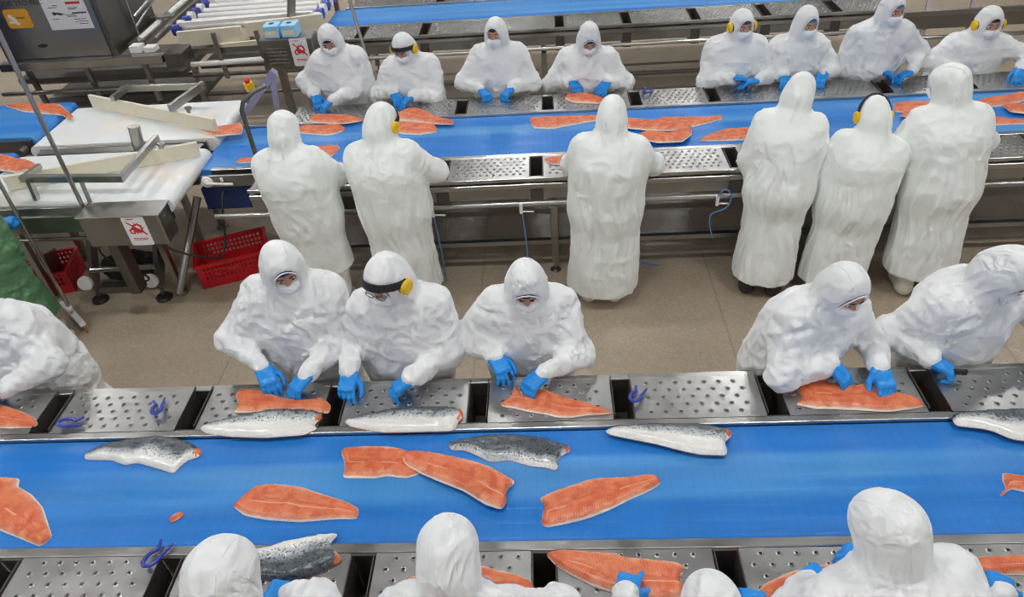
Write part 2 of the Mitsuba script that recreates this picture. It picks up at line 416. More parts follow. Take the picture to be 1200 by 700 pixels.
# ------------------------------------------------------------------ fillets: outline on the belt, domed thickness
def fillet_mesh(pts, z0, t, seed, step=.011):
    p = np.array(pts)
    # round the traced outline a little
    q = np.vstack([p, p[:1]])
    s = np.r_[0, np.cumsum(np.linalg.norm(np.diff(q, axis=0), axis=1))]
    n = max(40, int(s[-1] / .012))
    ss = np.linspace(0, s[-1], n, endpoint=False)
    p = np.stack([np.interp(ss, s, q[:, 0]), np.interp(ss, s, q[:, 1])], 1)
    for _ in range(2):
        p = .25 * np.roll(p, 1, 0) + .5 * p + .25 * np.roll(p, -1, 0)
    poly = Polygon(p).buffer(0)
    if poly.geom_type != 'Polygon':
        poly = max(poly.geoms, key=lambda g: g.area)
    p = np.array(poly.exterior.coords)[:-1]
    if Polygon(p).exterior.is_ccw is False:
        p = p[::-1]
    c = p.mean(0)
    ax = np.linalg.svd(p - c)[2][0]
    if ax[0] < 0:
        ax = -ax
    ay = np.array([-ax[1], ax[0]])
    loc = np.stack([(p - c) @ ax, (p - c) @ ay], 1)
    lo, hi = loc.min(0), loc.max(0)
    gx, gy = np.meshgrid(np.arange(lo[0], hi[0], step), np.arange(lo[1], hi[1], step))
    g = np.stack([gx.ravel(), gy.ravel()], 1)
    g[:, 0] += (np.round(g[:, 1] / step) % 2) * step / 2
    import shapely
    pl = Polygon(loc)
    G = shapely.points(g)
    ok = shapely.contains(pl.buffer(-step * .45), G)
    g = g[ok]
    P2 = np.vstack([loc, g])
    nb = len(loc)
    tri = Delaunay(P2).simplices
    cen = P2[tri].mean(1)
    tri = tri[shapely.contains(pl, shapely.points(cen))]
    a, b, d = P2[tri[:, 0]], P2[tri[:, 1]], P2[tri[:, 2]]
    fl = ((b - a)[:, 0] * (d - a)[:, 1] - (b - a)[:, 1] * (d - a)[:, 0]) < 0
    tri[fl] = tri[fl][:, ::-1]
    dist = shapely.distance(pl.exterior, shapely.points(P2))
    # half width at each station for v in -1..1
    st = np.linspace(lo[0], hi[0], 60)
    up, dn = np.zeros(60), np.zeros(60)
    from shapely.geometry import LineString
    for i, x in enumerate(st):
        x = min(max(x, lo[0] + .003), hi[0] - .003)
        I = pl.intersection(LineString([(x, lo[1] - 1), (x, hi[1] + 1)]))
        bb = I.bounds if not I.is_empty else (0, 0, 0, 0)
        dn[i], up[i] = bb[1], bb[3]
    U = np.interp(P2[:, 0], st, up); D = np.interp(P2[:, 0], st, dn)
    V = np.clip((P2[:, 1] - (U + D) / 2) / np.maximum((U - D) / 2, .004), -1, 1)
    w = .045
    hgt = t * np.sqrt(np.clip(1 - (1 - np.minimum(dist / w, 1)) ** 2.2, 0, 1))
    W = P2[:, :1] * ax + P2[:, 1:] * ay + c
    nz = meshkit.fbm(np.c_[W * 22, np.full(len(W), seed)], 3)
    hgt = hgt * (.78 + .44 * nz) - .004 * np.exp(-(V / .12) ** 2) * np.minimum(dist / w, 1)
    sag = .004 + .0
    top = np.c_[W, z0 + sag + np.maximum(hgt, 0)]
    uv = np.stack([P2[:, 0] - lo[0], V], 1)
    # side wall and underside
    lowr = np.c_[W[:nb], np.full(nb, z0)]
    i = np.arange(nb); j = (i + 1) % nb
    return top, tri, uv, nb, lowr, i, j

def fillet(name, label, kind, pts, z0, t=.02, flip=False, group=None, seed=0, shift=0.0):
    k = thing('salmon_fillet' if kind != 'scrap' else 'salmon_scrap', label, 'fish', group)
    top, tri, uv, nb, low, i, j = fillet_mesh(pts, z0, t, seed, .011 if len(pts) > 8 else .008)
    uv = uv * [1, -1 if flip else 1] + [seed * 1.7, shift]
    if kind == 'skin':
        uu = uv[tri].mean(1)
        end = (uu[:, 0] > uv[:, 0].max() - .030 + .014 * meshkit.noise(np.c_[uu[:, 1] * 3, uu[:, 1] * 0, uu[:, 1] * 0 + seed])) & (uu[:, 1] > uv[:, 1].min() + .35)
        part(k, 'cut_end', (top + [0, 0, .0004], tri[end]), 'm_flesh', True, label='pink cut end', uv=uv * [1, .5])
    up = ply((top, tri), 'm_fishskin' if kind == 'skin' else 'm_flesh', True, uv=uv)
    wall = np.vstack([top[:nb], low])
    f = np.vstack([np.stack([i, j + nb, j], 1), np.stack([i, i + nb, j + nb], 1), tri[(tri < nb).all(1)][:, ::-1] + nb])
    # the underside: the outline's own triangulation
    u2, fu = trimesh.creation.triangulate_polygon(Polygon(low[:, :2]).buffer(0), engine='earcut')
    under = (np.c_[u2, np.full(len(u2), z0)], fu[:, ::-1])
    m = trimesh.util.concatenate([trimesh.Trimesh(wall, f[:2 * nb], process=False), trimesh.Trimesh(*under, process=False)])
    if kind == 'skin':
        part(k, 'skin', up, None)
        uvw = np.tile([0.0, .9], (len(m.vertices), 1))
        part(k, 'flesh', m, 'm_flesh', False, uv=uvw)
    else:
        part(k, 'flesh', up, None)
        uvw = np.tile([0.0, -.6], (len(m.vertices), 1))
        part(k, 'skin', m, 'm_flesh' if kind == 'scrap' else 'm_fishskin', False, uv=uvw)
    return k

# ------------------------------------------------------------------ implicit bodies
def surface_net(S, org, h):
    """smooth quad mesh of the zero level of the grid S (negative inside)"""
    ins = S < 0
    nx, ny, nz = S.shape
    cell = np.zeros((nx - 1, ny - 1, nz - 1), np.int8)
    for a, b, c in np.ndindex(2, 2, 2):
        cell += ins[a:nx - 1 + a, b:ny - 1 + b, c:nz - 1 + c]
    act = np.argwhere((cell > 0) & (cell < 8))
    idx = np.full(cell.shape, -1, np.int32)
    idx[tuple(act.T)] = np.arange(len(act))
    acc = np.zeros((len(act), 3)); cnt = np.zeros(len(act))
    I, J, K = act.T
    corner = {}
    for q in np.ndindex(2, 2, 2):
        corner[q] = S[I + q[0], J + q[1], K + q[2]]
    for q in np.ndindex(2, 2, 2):
        for ax in range(3):
            if q[ax]:
                continue
            r = list(q); r[ax] = 1; r = tuple(r)
            a, b = corner[q], corner[r]
            m = (a < 0) != (b < 0)
            t = np.where(m, a / np.where(m, a - b, 1), 0)
            p = np.tile(np.array(q, float), (len(act), 1)); p[:, ax] += t
            acc[m] += p[m]; cnt[m] += 1
    v = (act + acc / cnt[:, None]) * h + org
    quads = []
    for ax in range(3):
        o = [0, 0, 0]; o[ax] = 1
        A = ins[:nx - o[0], :ny - o[1], :nz - o[2]]
        B = ins[o[0]:, o[1]:, o[2]:]
        e = np.argwhere(A != B)
        s = A[tuple(e.T)]
        u, w = [(1, 2), (2, 0), (0, 1)][ax]
        ok = (e[:, u] > 0) & (e[:, w] > 0) & (e[:, u] < S.shape[u] - 1) & (e[:, w] < S.shape[w] - 1)
        e, s = e[ok], s[ok]
        def at(du, dw):
            c = e.copy(); c[:, u] -= du; c[:, w] -= dw
            return idx[tuple(c.T)]
        q = np.stack([at(1, 1), at(0, 1), at(0, 0), at(1, 0)], 1)
        q[~s] = q[~s][:, ::-1]
        quads.append(q)
    q = np.vstack(quads)
    q = q[(q >= 0).all(1)]
    return v, q

def net(fn, lo, hi, h):
    """mesh of fn < 0 in the box; evaluated on a coarse grid first, finely only near the surface"""
    lo, hi = np.asarray(lo, float), np.asarray(hi, float)
    n = np.ceil((hi - lo) / h / 4).astype(int) * 4 + 1
    ax = [lo[i] + np.arange(n[i]) * h for i in range(3)]
    co = [a[::4] for a in ax]
    C = np.stack(np.meshgrid(*co, indexing='ij'), -1).reshape(-1, 3).astype(np.float32)
    c = fn(C).reshape([len(a) for a in co])
    near = np.abs(c) < 4 * h * 1.9 + .02
    blk = np.zeros([k - 1 for k in c.shape], bool)
    for q in np.ndindex(2, 2, 2):
        blk |= near[q[0]:q[0] + blk.shape[0], q[1]:q[1] + blk.shape[1], q[2]:q[2] + blk.shape[2]]
    S = np.repeat(np.repeat(np.repeat(c[:-1, :-1, :-1], 4, 0), 4, 1), 4, 2)
    M = np.repeat(np.repeat(np.repeat(blk, 4, 0), 4, 1), 4, 2)
    S = np.pad(S, [(0, 1)] * 3, mode='edge'); M = np.pad(M, [(0, 1)] * 3, mode='edge')
    w = np.argwhere(M)
    S[M] = fn(np.stack([ax[i][w[:, i]] for i in range(3)], 1).astype(np.float32))
    S[0], S[-1], S[:, 0], S[:, -1], S[:, :, 0], S[:, :, -1] = [np.maximum(x, 1e-4) for x in (S[0], S[-1], S[:, 0], S[:, -1], S[:, :, 0], S[:, :, -1])]
    v, q = surface_net(S, lo, h)
    return v, np.vstack([q[:, [0, 1, 2]], q[:, [0, 2, 3]]])

def smin(a, b, k):
    hh = np.maximum(k - np.abs(a - b), 0) / k
    return np.minimum(a, b) - hh * hh * k * .25

def smax(a, b, k):
    return -smin(-a, -b, k)

def rc(p, a, b, ra, rb, lat=None, k=1.0):
    """round cone from a to b; k times as wide along the unit vector lat"""
    a, b = np.asarray(a, np.float32), np.asarray(b, np.float32)
    q = p - a
    ab = b - a
    if lat is not None:
        lat = np.asarray(lat, np.float32)
        q = q - (q @ lat)[:, None] * lat * np.float32(1 - 1 / k)
        ab = ab - (ab @ lat) * lat * (1 - 1 / k)
    t = np.clip(q @ ab / max(ab @ ab, 1e-9), 0, 1)
    return np.linalg.norm(q - t[:, None] * ab, axis=1) - (ra + t * (rb - ra))

def ell(p, c, R, r):
    q = (p - np.asarray(c, np.float32)) @ np.asarray(R, np.float32).T
    r = np.asarray(r, np.float32)
    k0 = np.linalg.norm(q / r, axis=1)
    k1 = np.linalg.norm(q / r ** 2, axis=1)
    return k0 * (k0 - 1) / np.maximum(k1, 1e-6)

def vnormals(v, f):
    n = np.zeros_like(v)
    fn_ = np.cross(v[f[:, 1]] - v[f[:, 0]], v[f[:, 2]] - v[f[:, 0]])
    for k in range(3):
        np.add.at(n, f[:, k], fn_)
    return n / np.maximum(np.linalg.norm(n, axis=1, keepdims=True), 1e-12)

def unit(v):
    v = np.asarray(v, float)
    return v / np.linalg.norm(v)

def glove_mesh(wrist, tip, dorsal, side, curl, h=.0042, spread=.10):
    """gloved hand from the wrist towards tip; side +1 right, -1 left; curl = three joint angles, or one triple per finger"""
    x = unit(np.asarray(tip) - wrist)
    z = np.asarray(dorsal, float); z = unit(z - x * (z @ x))
    y = np.cross(z, x)
    curl = np.array(curl, float)
    if curl.ndim == 1:
        curl = np.tile(curl, (4, 1)) * np.array([.85, 1, 1.08, 1.15])[:, None]
    bones = []
    for i, (fy, L) in enumerate(((.030, .074), (.010, .083), (-.010, .078), (-.029, .062))):
        p = np.array([.088 - .004 * abs(i - 1), fy, -.002])
        az = spread * (1.5 - i)
        pitch = 0.0
        for j, (fr, r0, r1) in enumerate(((.44, .0108, .0100), (.32, .0100, .0095), (.24, .0095, .0086))):
            pitch += curl[i, j]
            d = np.array([math.cos(pitch) * math.cos(az), math.cos(pitch) * math.sin(az), -math.sin(pitch)])
            e = p + d * L * fr
            bones.append((p, e, r0, r1, i))
            p = e
    tb = np.array([.022, .030, -.006]); t1 = tb + np.array([.030, .028, -.014]); t2 = t1 + np.array([.030, .006, -.010]); t3 = t2 + np.array([.022, -.004, -.008])
    def fn(p):
        q = p.copy(); q[:, 1] *= side
        d = np.linalg.norm(np.maximum(np.abs(q - np.array([.048, 0, -.001], np.float32)) - np.array([.036, .027, .002], np.float32), 0), axis=1) - .0135
        d = smin(d, rc(q, (.004, 0, 0), (.03, 0, 0), .031, .030, (0, 0, 1), .78), .02)
        d = smin(d, rc(q, tb, t1, .016, .0125), .014)
        d = smin(d, rc(q, t1, t2, .0125, .0112), .004)
        d = smin(d, rc(q, t2, t3, .0112, .0095), .003)
        for i in range(4):
            fd = None
            for a, b, r0, r1, k in bones:
                if k == i:
                    g = rc(q, a, b, r0, r1)
                    fd = g if fd is None else smin(fd, g, .003)
            d = smin(d, fd, .007)
        return d
    v, f = net(fn, (-.096, -.085, -.12), (.185, .085, .06), h)
    nn = vnormals(v, f)
    v = v + nn * ((meshkit.noise(v * [90, 60, 60], int(abs(wrist[0]) * 1000)) - .5) * .003)[:, None]
    v = v * 1.16
    return np.asarray(wrist) + v[:, :1] * x + v[:, 1:2] * y + v[:, 2:] * z, f

CURLS = {'flat': (.28, .30, .2), 'soft': (.5, .5, .3), 'grip': (1.0, 1.15, .7), 'hook': (.7, .9, .5),
         'point': [(.1, .15, .1), (.9, 1.1, .6), (1.0, 1.2, .7), (1.0, 1.2, .7)]}
PERSONS = {}

def person(label, feet, top, facing, hands, hyaw=0, pitch=20, roll=0, girth=1.0, hem=.32, hip=None, detail=.012, coat='m_fabric', hair=None, mask=True,
           muffs=None, pose=('soft', 'soft'), pole=((1, -.25, -.55), (1, -.25, -.55)), boots='m_boot', face=True, tall=1.0, seed=0, flare=1.0, glasses=False, point=.0,
           group=None, hood=1.0, boxy=0.0, dorsal=(None, None)):
    k = thing('person', label, 'person', group)
    PERSONS[k] = 1
    phi = math.radians(facing)
    fw = np.array([math.cos(phi), math.sin(phi), 0.]); rt = np.array([fw[1], -fw[0], 0.]); up = np.array([0, 0, 1.])
    # head frame: rows right, forward, up
    a, b, c_ = math.radians(hyaw), math.radians(pitch), math.radians(roll)
    hf0 = np.array([math.cos(phi + a), math.sin(phi + a), 0.]); hr = np.array([hf0[1], -hf0[0], 0.])
    hf = hf0 * math.cos(b) - up * math.sin(b); hu = np.cross(hr, hf)
    hr, hu = hr * math.cos(c_) - hu * math.sin(c_), hu * math.cos(c_) + hr * math.sin(c_)
    R = np.stack([hr, hf, hu])
    top = np.array(top, float)
    H = top - np.array([0, 0, .135 * hood + .0013 * max(pitch - 15, 0)])
    Ft = np.array([feet[0], feet[1], 0.])
    N = H - hu * .10 - up * .07 - hf0 * .035
    hipxy = np.array(hip) if hip is not None else Ft[:2] * .72 + N[:2] * .28
    hz = min(.93 * tall, N[2] * .64)
    Pv = np.array([hipxy[0], hipxy[1], hz])
    ln = unit(N - Pv)
    C = Pv + (N - Pv) * .62 - np.cross(rt, ln) * 0 - fw * .015
    # upright axis of the torso, its right
    srt = unit(rt - ln * (rt @ ln))
    Sh = Pv + (N - Pv) * .90
    sw = .165 * girth
    arms = {}
    for s, nm in ((1, 'R'), (-1, 'L')):
        W, tip = (np.array(q, float) for q in hands[nm])
        S = Sh + srt * s * sw
        L1_, L2_ = .30, .26
        d = np.linalg.norm(W - S)
        if d > L1_ + L2_ - .015:
            S = S + (W - S) / d * min(.09, d - (L1_ + L2_ - .015)); d = np.linalg.norm(W - S)
        sc = max(1.0, d / (L1_ + L2_ - .012))
        L1_, L2_ = L1_ * sc, L2_ * sc
        if sc > 1.12:
            print('arm stretched', label, nm, round(sc, 2))
        e = (W - S) / d
        x = (L1_ ** 2 - L2_ ** 2 + d * d) / (2 * d)
        y = math.sqrt(max(L1_ ** 2 - x * x, 1e-6))
        pv = pole[0 if s > 0 else 1]
        pl = rt * s * pv[0] + fw * pv[1] + up * pv[2]
        pl = unit(pl - e * (pl @ e))
        E = S + e * x + pl * y
        arms[nm] = (S, E, W, tip)
    g = girth
    lf = [Ft + rt * s * .10 for s in (1, -1)]
    hips = [Pv + rt * s * .085 - up * .06 for s in (1, -1)]
    knees = [(lf[i] + up * .48) * .5 + (hips[i] * .5 + up * 0) * 1 - up * (hips[i][2] * .5 - .24) + fw * .02 for i in (0, 1)]
    ank = [lf[i] + up * .09 - fw * .02 for i in (0, 1)]

    def head_d(p):
        d = ell(p, H + R.T @ np.array([0, -.005, .02]), R, (.076, .096, .098))
        d = smin(d, ell(p, H + R.T @ np.array([0, .022, -.055]), R, (.058, .07, .068)), .04)
        d = smin(d, rc(p, H + R.T @ np.array([0, .088, .0]), H + R.T @ np.array([0, .108, -.034]), .009, .014), .016)
        d = smin(d, rc(p, H + R.T @ np.array([-.035, .082, .022]), H + R.T @ np.array([.035, .082, .022]), .012, .012), .02)
        for s in (-1, 1):
            d = smax(d, -(np.linalg.norm(p - (H + R.T @ np.array([s * .031, .1, .001])).astype(np.float32), axis=1) - .015), .012)
        return d

    def body_d(p):
        d = head_d(p)
        d = smin(d, rc(p, H - hu * .06, N, .052, .056), .03)
        d = smin(d, rc(p, N - ln * .02, N - ln * .06, .06, .09, srt, 1.3), .05)
        d = smin(d, rc(p, Pv, C, .115 * g, .115 * g, srt, 1.3), .06)
        for nm in 'RL':
            S, E, W, tip = arms[nm]
            d = smin(d, rc(p, C + (S - C) * .7, S, .075, .058), .05)
            d = smin(d, rc(p, S, E, .054, .043), .03)
            d = smin(d, rc(p, E, W, .043, .029), .02)
            d = smin(d, rc(p, W, W + unit(tip - W) * .05, .022, .011), .02)
        for i in (0, 1):
            d = smin(d, rc(p, hips[i], knees[i], .085, .058), .05)
            d = smin(d, rc(p, knees[i], ank[i], .055, .04), .03)
            d = smin(d, rc(p, ank[i] - up * .04, lf[i] + up * .03 + fw * .13, .036, .026), .03)
        return d

    hr_ = np.array([.097, .119, .124 + point]) * max(hood, 1.0)
    op_c = H + R.T @ np.array([0, .122, -.014])

    def coat_base(p):
        d = rc(p, Pv, C, .168 * g, .160 * g, srt, 1.28)
        d = smin(d, rc(p, C, Sh - ln * .03, .150 * g, .105 * g, srt, 1.30), .08)
        arm = None
        for nm in 'RL':
            S, E, W, tip = arms[nm]
            q = rc(p, S - ln * .015, E, .080, .073)
            q = smin(q, rc(p, E, W + (E - W) * .10, .073, .046), .04)
            q = smin(q, rc(p, W + (E - W) * .14, W, .045, .041), .02)
            arm = q if arm is None else np.minimum(arm, q)
            d = smin(d, rc(p, N - ln * .05, S, .075, .074), .09)
        d = smin(d, arm, .085)
        hm = np.array([Ft[0], Ft[1], hem])
        d = smin(d, rc(p, C + fw * .03 - up * .04, Pv + fw * .045 + up * .04, .135 * g, .140 * g, srt, 1.3), .06)
        sk = rc(p, C, hm - up * .12, .165 * g, .180 * g * flare, rt, 1.26)
        sk = smax(sk, hem - p[:, 2], .006)
        d = smin(d, sk, .12)
        if hem > .2:
            for i in (0, 1):
                d = smin(d, rc(p, hips[i], knees[i], .11, .095), .04)
                d = smin(d, rc(p, knees[i], ank[i] + up * .10, .095, .085), .04)
        # hood and the drape from the head onto the shoulders
        hd = ell(p, H + R.T @ np.array([0, -.010, .012]), R, hr_)
        hd = smin(hd, ell(p, H + R.T @ np.array([0, -.02, -.06]), R, np.array([.090, .098, .095]) * hood), .04)
        if boxy:
            hd = smin(hd, ell(p, H + R.T @ np.array([0, -.01, .045]), R, np.array([.102, .112, .080]) * hood * boxy), .03)
        hd = smin(hd, rc(p, H - hu * .05 - hf * .03, N - ln * .03, .088 * hood, .105), .06)
        d = smin(d, hd, .05)
        return d

    opr = np.array([.069, .090, .100])

    def coat_d(p):
        d = coat_base(p)
        return smax(d, -ell(p, op_c, R, opr), .012) if face else d

    h = detail
    pts = np.array([H, N, Pv, C, Ft] + [q for nm in 'RL' for q in arms[nm][:3]])
    lo, hi = pts.min(0) - .30, pts.max(0) + .30
    lo[2] = -.02; hi[2] = top[2] + .09
    v, f = net(coat_d, lo, hi, h)
    n = vnormals(v, f)
    sd = seed * 17.3
    z = v[:, 2]
    S01 = lambda a, b, x: np.clip((x - a) / (b - a), 0, 1) ** 2 * (3 - 2 * np.clip((x - a) / (b - a), 0, 1))
    dist_h = np.linalg.norm(v - H, axis=1)
    wh = S01(.145, .25, dist_h)
    lh = (v - H) @ R.T
    th2 = np.arctan2(lh[:, 1], lh[:, 0])
    wn = S01(.02, -.11, lh[:, 2]) * S01(.30, .20, dist_h) * (S01(.05, -.02, lh[:, 1]) if face else 1)
    hfold = (1 - np.abs(2 * meshkit.noise(np.c_[np.cos(th2) * 3.6, np.sin(th2) * 3.6, lh[:, 2] * 2.5] + sd) - 1) - .55) * .020 * wn
    loc = (v - Pv)
    wskirt = S01(C[2] + .05, Pv[2] - .1, z)
    q = np.c_[loc @ rt, loc @ fw, z]
    wz_ = meshkit.noise(v * [5, 5, 4] + sd) - .5
    th = np.arctan2(q[:, 1], q[:, 0]) + .45 * wz_
    cs = np.c_[np.cos(th), np.sin(th), z * .0]
    zz = np.c_[0 * z, 0 * z, z]
    fa = 1 - np.abs(2 * meshkit.noise(cs * 3.3 + zz * .75 + sd) - 1)
    fb = 1 - np.abs(2 * meshkit.noise(cs * 7.5 + zz * 1.3 + sd + 3) - 1)
    warp = np.stack([meshkit.noise(v * 7 + sd + o) for o in (0, 31.7, 63.1)], 1) * .12
    cr = np.abs(2 * meshkit.noise((v + warp) * [9, 9, 8] + sd) - 1)
    cr2 = np.abs(2 * meshkit.noise((v + warp) * [20, 20, 17] + sd + 5) - 1)
    wsk = S01(Sh[2] - .02, Pv[2] - .05, z)
    disp = (.030 * (fa - .6) + .016 * (fb - .6)) * wsk * (.35 + .65 * (hem < .25)) + (.019 * (.4 - cr) + .010 * (.4 - cr2)) * (1 - (.45 + .2 * wskirt) * (coat == 'm_gown'))
    disp = disp * (.15 + .85 * wh) + hfold
    for nm in 'RL':
        S, E, W, tip = arms[nm]
        for A, B, amp in ((S, E, .011), (E, W, .017)):
            ab = B - A
            t = ((v - A) @ ab) / (ab @ ab)
            dd = np.linalg.norm(v - A - np.clip(t, 0, 1)[:, None] * ab, axis=1)
            w = S01(.14, .085, dd) * S01(-.1, .1, t) * S01(1.15, .95, t)
            xx, yy, _ = frame_of(ab)
            r3 = v - A
            nz = meshkit.noise(np.c_[t * np.linalg.norm(ab) * 36 + 3 * (r3 @ xx) * 6, (r3 @ xx) * 9, (r3 @ yy) * 9] + sd) - .5
            disp += amp * nz * w
    v = v + n * disp[:, None]
    v[:, 2] = np.where(z > hem + .012, np.maximum(v[:, 2], hem + .004), z) if hem < .25 else np.maximum(v[:, 2], .012)
    part(k, 'coverall', (v, f), coat, True)
    # raised seams of the hood, laid on its surface
    sm = []
    for lx in ((-.045, .045) if seed % 3 else (0.,)):
        a0 = np.linspace(math.radians(58 if face else 25), math.radians(205), 16)
        dirv = np.c_[0 * a0, np.cos(a0), np.sin(a0)] @ R
        p0 = H + (R.T @ np.array([lx, 0, 0])) + dirv * .30
        for _ in range(12):
            p0 = p0 - dirv * np.maximum(coat_base(p0.astype(np.float32)), 0)[:, None] * .85
        pts_ = p0 - dirv * .0012
        sm.append(tube(pts_, .0034, 6))
    part(k, 'hood_seam', cat(sm), coat, True)
    if face:                                                        # the elastic rim of the hood's opening
        tt, yy = np.meshgrid(np.linspace(0, 2 * np.pi, 36, endpoint=False), np.linspace(-.9, .75, 45), indexing='ij')
        rr = np.sqrt(1 - yy ** 2)
        loc = np.stack([opr[0] * rr * np.cos(tt), opr[1] * yy, opr[2] * rr * np.sin(tt)], -1)
        W_ = op_c + loc @ R
        out = coat_base(W_.reshape(-1, 3).astype(np.float32)).reshape(tt.shape) > 0
        j = np.where(out.any(1), out.argmax(1), 30)
        ring = W_[np.arange(36), j]
        for _ in range(3):
            ring = .25 * np.roll(ring, 1, 0) + .5 * ring + .25 * np.roll(ring, -1, 0)
        ring = np.vstack([ring, ring[:2]])
        part(k, 'hood_rim', tube(ring, .0038, 7, False), coat, True)
    # body
    v, f = net(body_d, lo, hi, .011 if face and mask else .018)
    part(k, 'body', (v, f), 'm_skin', True)
    bd = k + '__body'
    if face:
        for s in (-1, 1):
            ctr = H + R.T @ np.array([s * .031, .0835, .001])
            e = trimesh.creation.icosphere(2, .0125)
            lv = e.vertices
            col = np.where((lv[:, 1:2] > .0118) , [[.015, .01, .008]], np.where(lv[:, 1:2] > .0100, [[.07, .035, .02]], [[.62, .58, .54]]))
            part(bd, 'eye', (ctr + lv @ R, e.faces), 'm_eye', True, color=col)
            p3 = [H + R.T @ np.array([s * x, y, zz]) for x, y, zz in ((.016, .098, .019), (.03, .0965, .024), (.046, .086, .019))]
            part(bd, 'eyebrow', tube(p3, [.0028, .0035, .002], 6), 'm_black', True)
    if mask:
        def mask_d(p):
            l = (p - H.astype(np.float32)) @ R.T.astype(np.float32)
            d = head_d(p) - .012
            d = smin(d, ell(p, H + R.T @ np.array([0, .075, -.05]), R, (.058, .048, .05)), .02)
            d = smax(d, l[:, 2] + .028 - .25 * np.maximum(l[:, 1] - .08, 0), .006)
            d = smax(d, .038 - l[:, 1], .006)
            return smax(d, -.112 - l[:, 2], .006)
        v, f = net(mask_d, H - .15, H + .15, .007)
        part(k, 'face_mask', (v, f), 'm_mask', True)
    if hair:
        def hair_d(p):
            l = (p - H.astype(np.float32)) @ R.T.astype(np.float32)
            d = head_d(p) - .006
            d = smax(d, (.040 + .5 * np.abs(l[:, 0]) ** 1.5 - l[:, 2]), .004)
            return smax(d, .0 - l[:, 1], .006)
        v, f = net(hair_d, H - .15, H + .15, .006)
        part(k, 'hair_cover', (v, f), hair, True)
    if glasses:
        ms_ = []
        for s in (-1, 1):
            a_ = np.linspace(0, 2 * np.pi, 15)
            ms_.append(tube([H + R.T @ np.array([s * .034 + .024 * math.cos(q), .112, -.002 + .019 * math.sin(q)]) for q in a_], .0018, 6, False))
            ms_.append(rod(H + R.T @ np.array([s * .058, .11, .002]), H + R.T @ np.array([s * .078, .04, .004]), .002, 6))
        ms_.append(rod(H + R.T @ np.array([-.010, .112, .0]), H + R.T @ np.array([.010, .112, .0]), .002, 6))
        part(k, 'glasses', cat(ms_), 'm_black')
    if muffs:
        tilt, side, width = muffs
        up_d = math.cos(math.radians(tilt)) * hu + math.sin(math.radians(tilt)) * hf
        cc = H + R.T @ np.array([0, -.012, .008])
        ring_r = 1 / math.sqrt((math.cos(math.radians(tilt)) / hr_[2]) ** 2 + (math.sin(math.radians(tilt)) / hr_[1]) ** 2) + .008
        aa = np.linspace(0, math.pi, 19)
        half = hr_[0] + .012
        nrm = unit(np.cross(hr, up_d))
        o, i_ = [], []
        for q in aa:
            p = cc + hr * half * math.cos(q) + up_d * ring_r * math.sin(q)
            out = unit(hr * math.cos(q) + up_d * math.sin(q))
            o += [p + out * .005 - nrm * width, p + out * .005 + nrm * width, p - out * .004 + nrm * width, p - out * .004 - nrm * width]
        o = np.array(o); fs = []
        for j in range(18):
            for e in range(4):
                a0, b0 = j * 4 + e, j * 4 + (e + 1) % 4
                fs += [[a0, b0, b0 + 4], [a0, b0 + 4, a0 + 4]]
        ed = part(k, 'ear_defender', trimesh.Trimesh(o, np.array(fs), process=False), 'm_black', 40)
        for s in side:
            c0 = H + R.T @ np.array([s * (hr_[0] - .012), .0, -.015])
            part(ed, 'cushion', lathe([(0, -.005), (.038, -.005), (.043, .004), (.041, .016), (0, .016)], 20, hr * s, c0), 'm_black')
            part(ed, 'ear_cup', lathe([(0, .015), (.042, .015), (.045, .022), (.042, .036), (.034, .043), (.022, .045), (.020, .041), (0, .041)], 24, hr * s, c0), 'm_yellow')
    for nm, s, ps, dz in (('R', 1, pose[0], dorsal[0]), ('L', -1, pose[1], dorsal[1])):
        S, E, W, tip = arms[nm]
        dv = np.array(dz) if dz is not None else up * 1.0 - fw * .1
        part(k, 'glove', glove_mesh(W, tip, dv, s, CURLS[ps], .0042 if detail < .0112 else .0055), 'm_glove', True)
    for i, s in ((0, 1), (1, -1)):
        L = lf[i]
        def boot_d(p):
            d = rc(p, L + up * .055 - fw * .05, L + up * .045 + fw * .13, .055, .045)
            d = smin(d, rc(p, L + up * .07 - fw * .03, L + up * .33 - fw * .02, .058, .068), .04)
            return np.maximum(smax(d, .003 - p[:, 2], .004), p[:, 2] - .30)
        v, f = net(boot_d, L + [-.25, -.25, -.02], L + [.25, .25, .36], .014)
        part(k, 'boot', (v, f), boots, True)
    return k

# ------------------------------------------------------------------ people; rows from the viewer to the back
# nearest row, seen from behind, at the near side of the first conveyor
person('person seen from behind, leftmost at the bottom edge, elbow raised over a silver fillet', (-1.05, 1.02), (-1.10, 1.21, 1.73), 82,
       dict(R=((-1.08, 1.45, 1.03), (-1.25, 1.50, 0.99)), L=((-1.45, 1.38, 1.03), (-1.42, 1.50, 0.99))), pitch=30, hyaw=4, detail=.010, pole=((1, -.1, .45), (1, -.2, -.4)), face=False, mask=False, seed=1, hood=1.12, boxy=.97, coat='m_fabric')
person('person in tall white hood seen from behind at the middle of the bottom edge', (-.40, 1.02), (-.39, 1.37, 1.60), 90,
       dict(L=((-0.632, 1.404, 1.03), (-0.589, 1.522, 0.985)), R=((-0.26, 1.42, 1.03), (-0.36, 1.52, 0.985))), pitch=34, detail=.010, face=False, mask=False, seed=2, boxy=1.0, pole=((1, -.3, .2), (1, -.3, -.3)))
person('person mostly cut off by the bottom edge, pointing glove on the fillet to the left', (.50, .98), (.47, 1.15, 1.60), 95,
       dict(L=((0.245, 1.425, 1.045), (0.28, 1.56, 0.99)), R=((0.72, 1.36, 1.045), (0.74, 1.48, 0.985))), pitch=35, detail=.010, face=False, mask=False, seed=3, pose=('soft', 'point'))
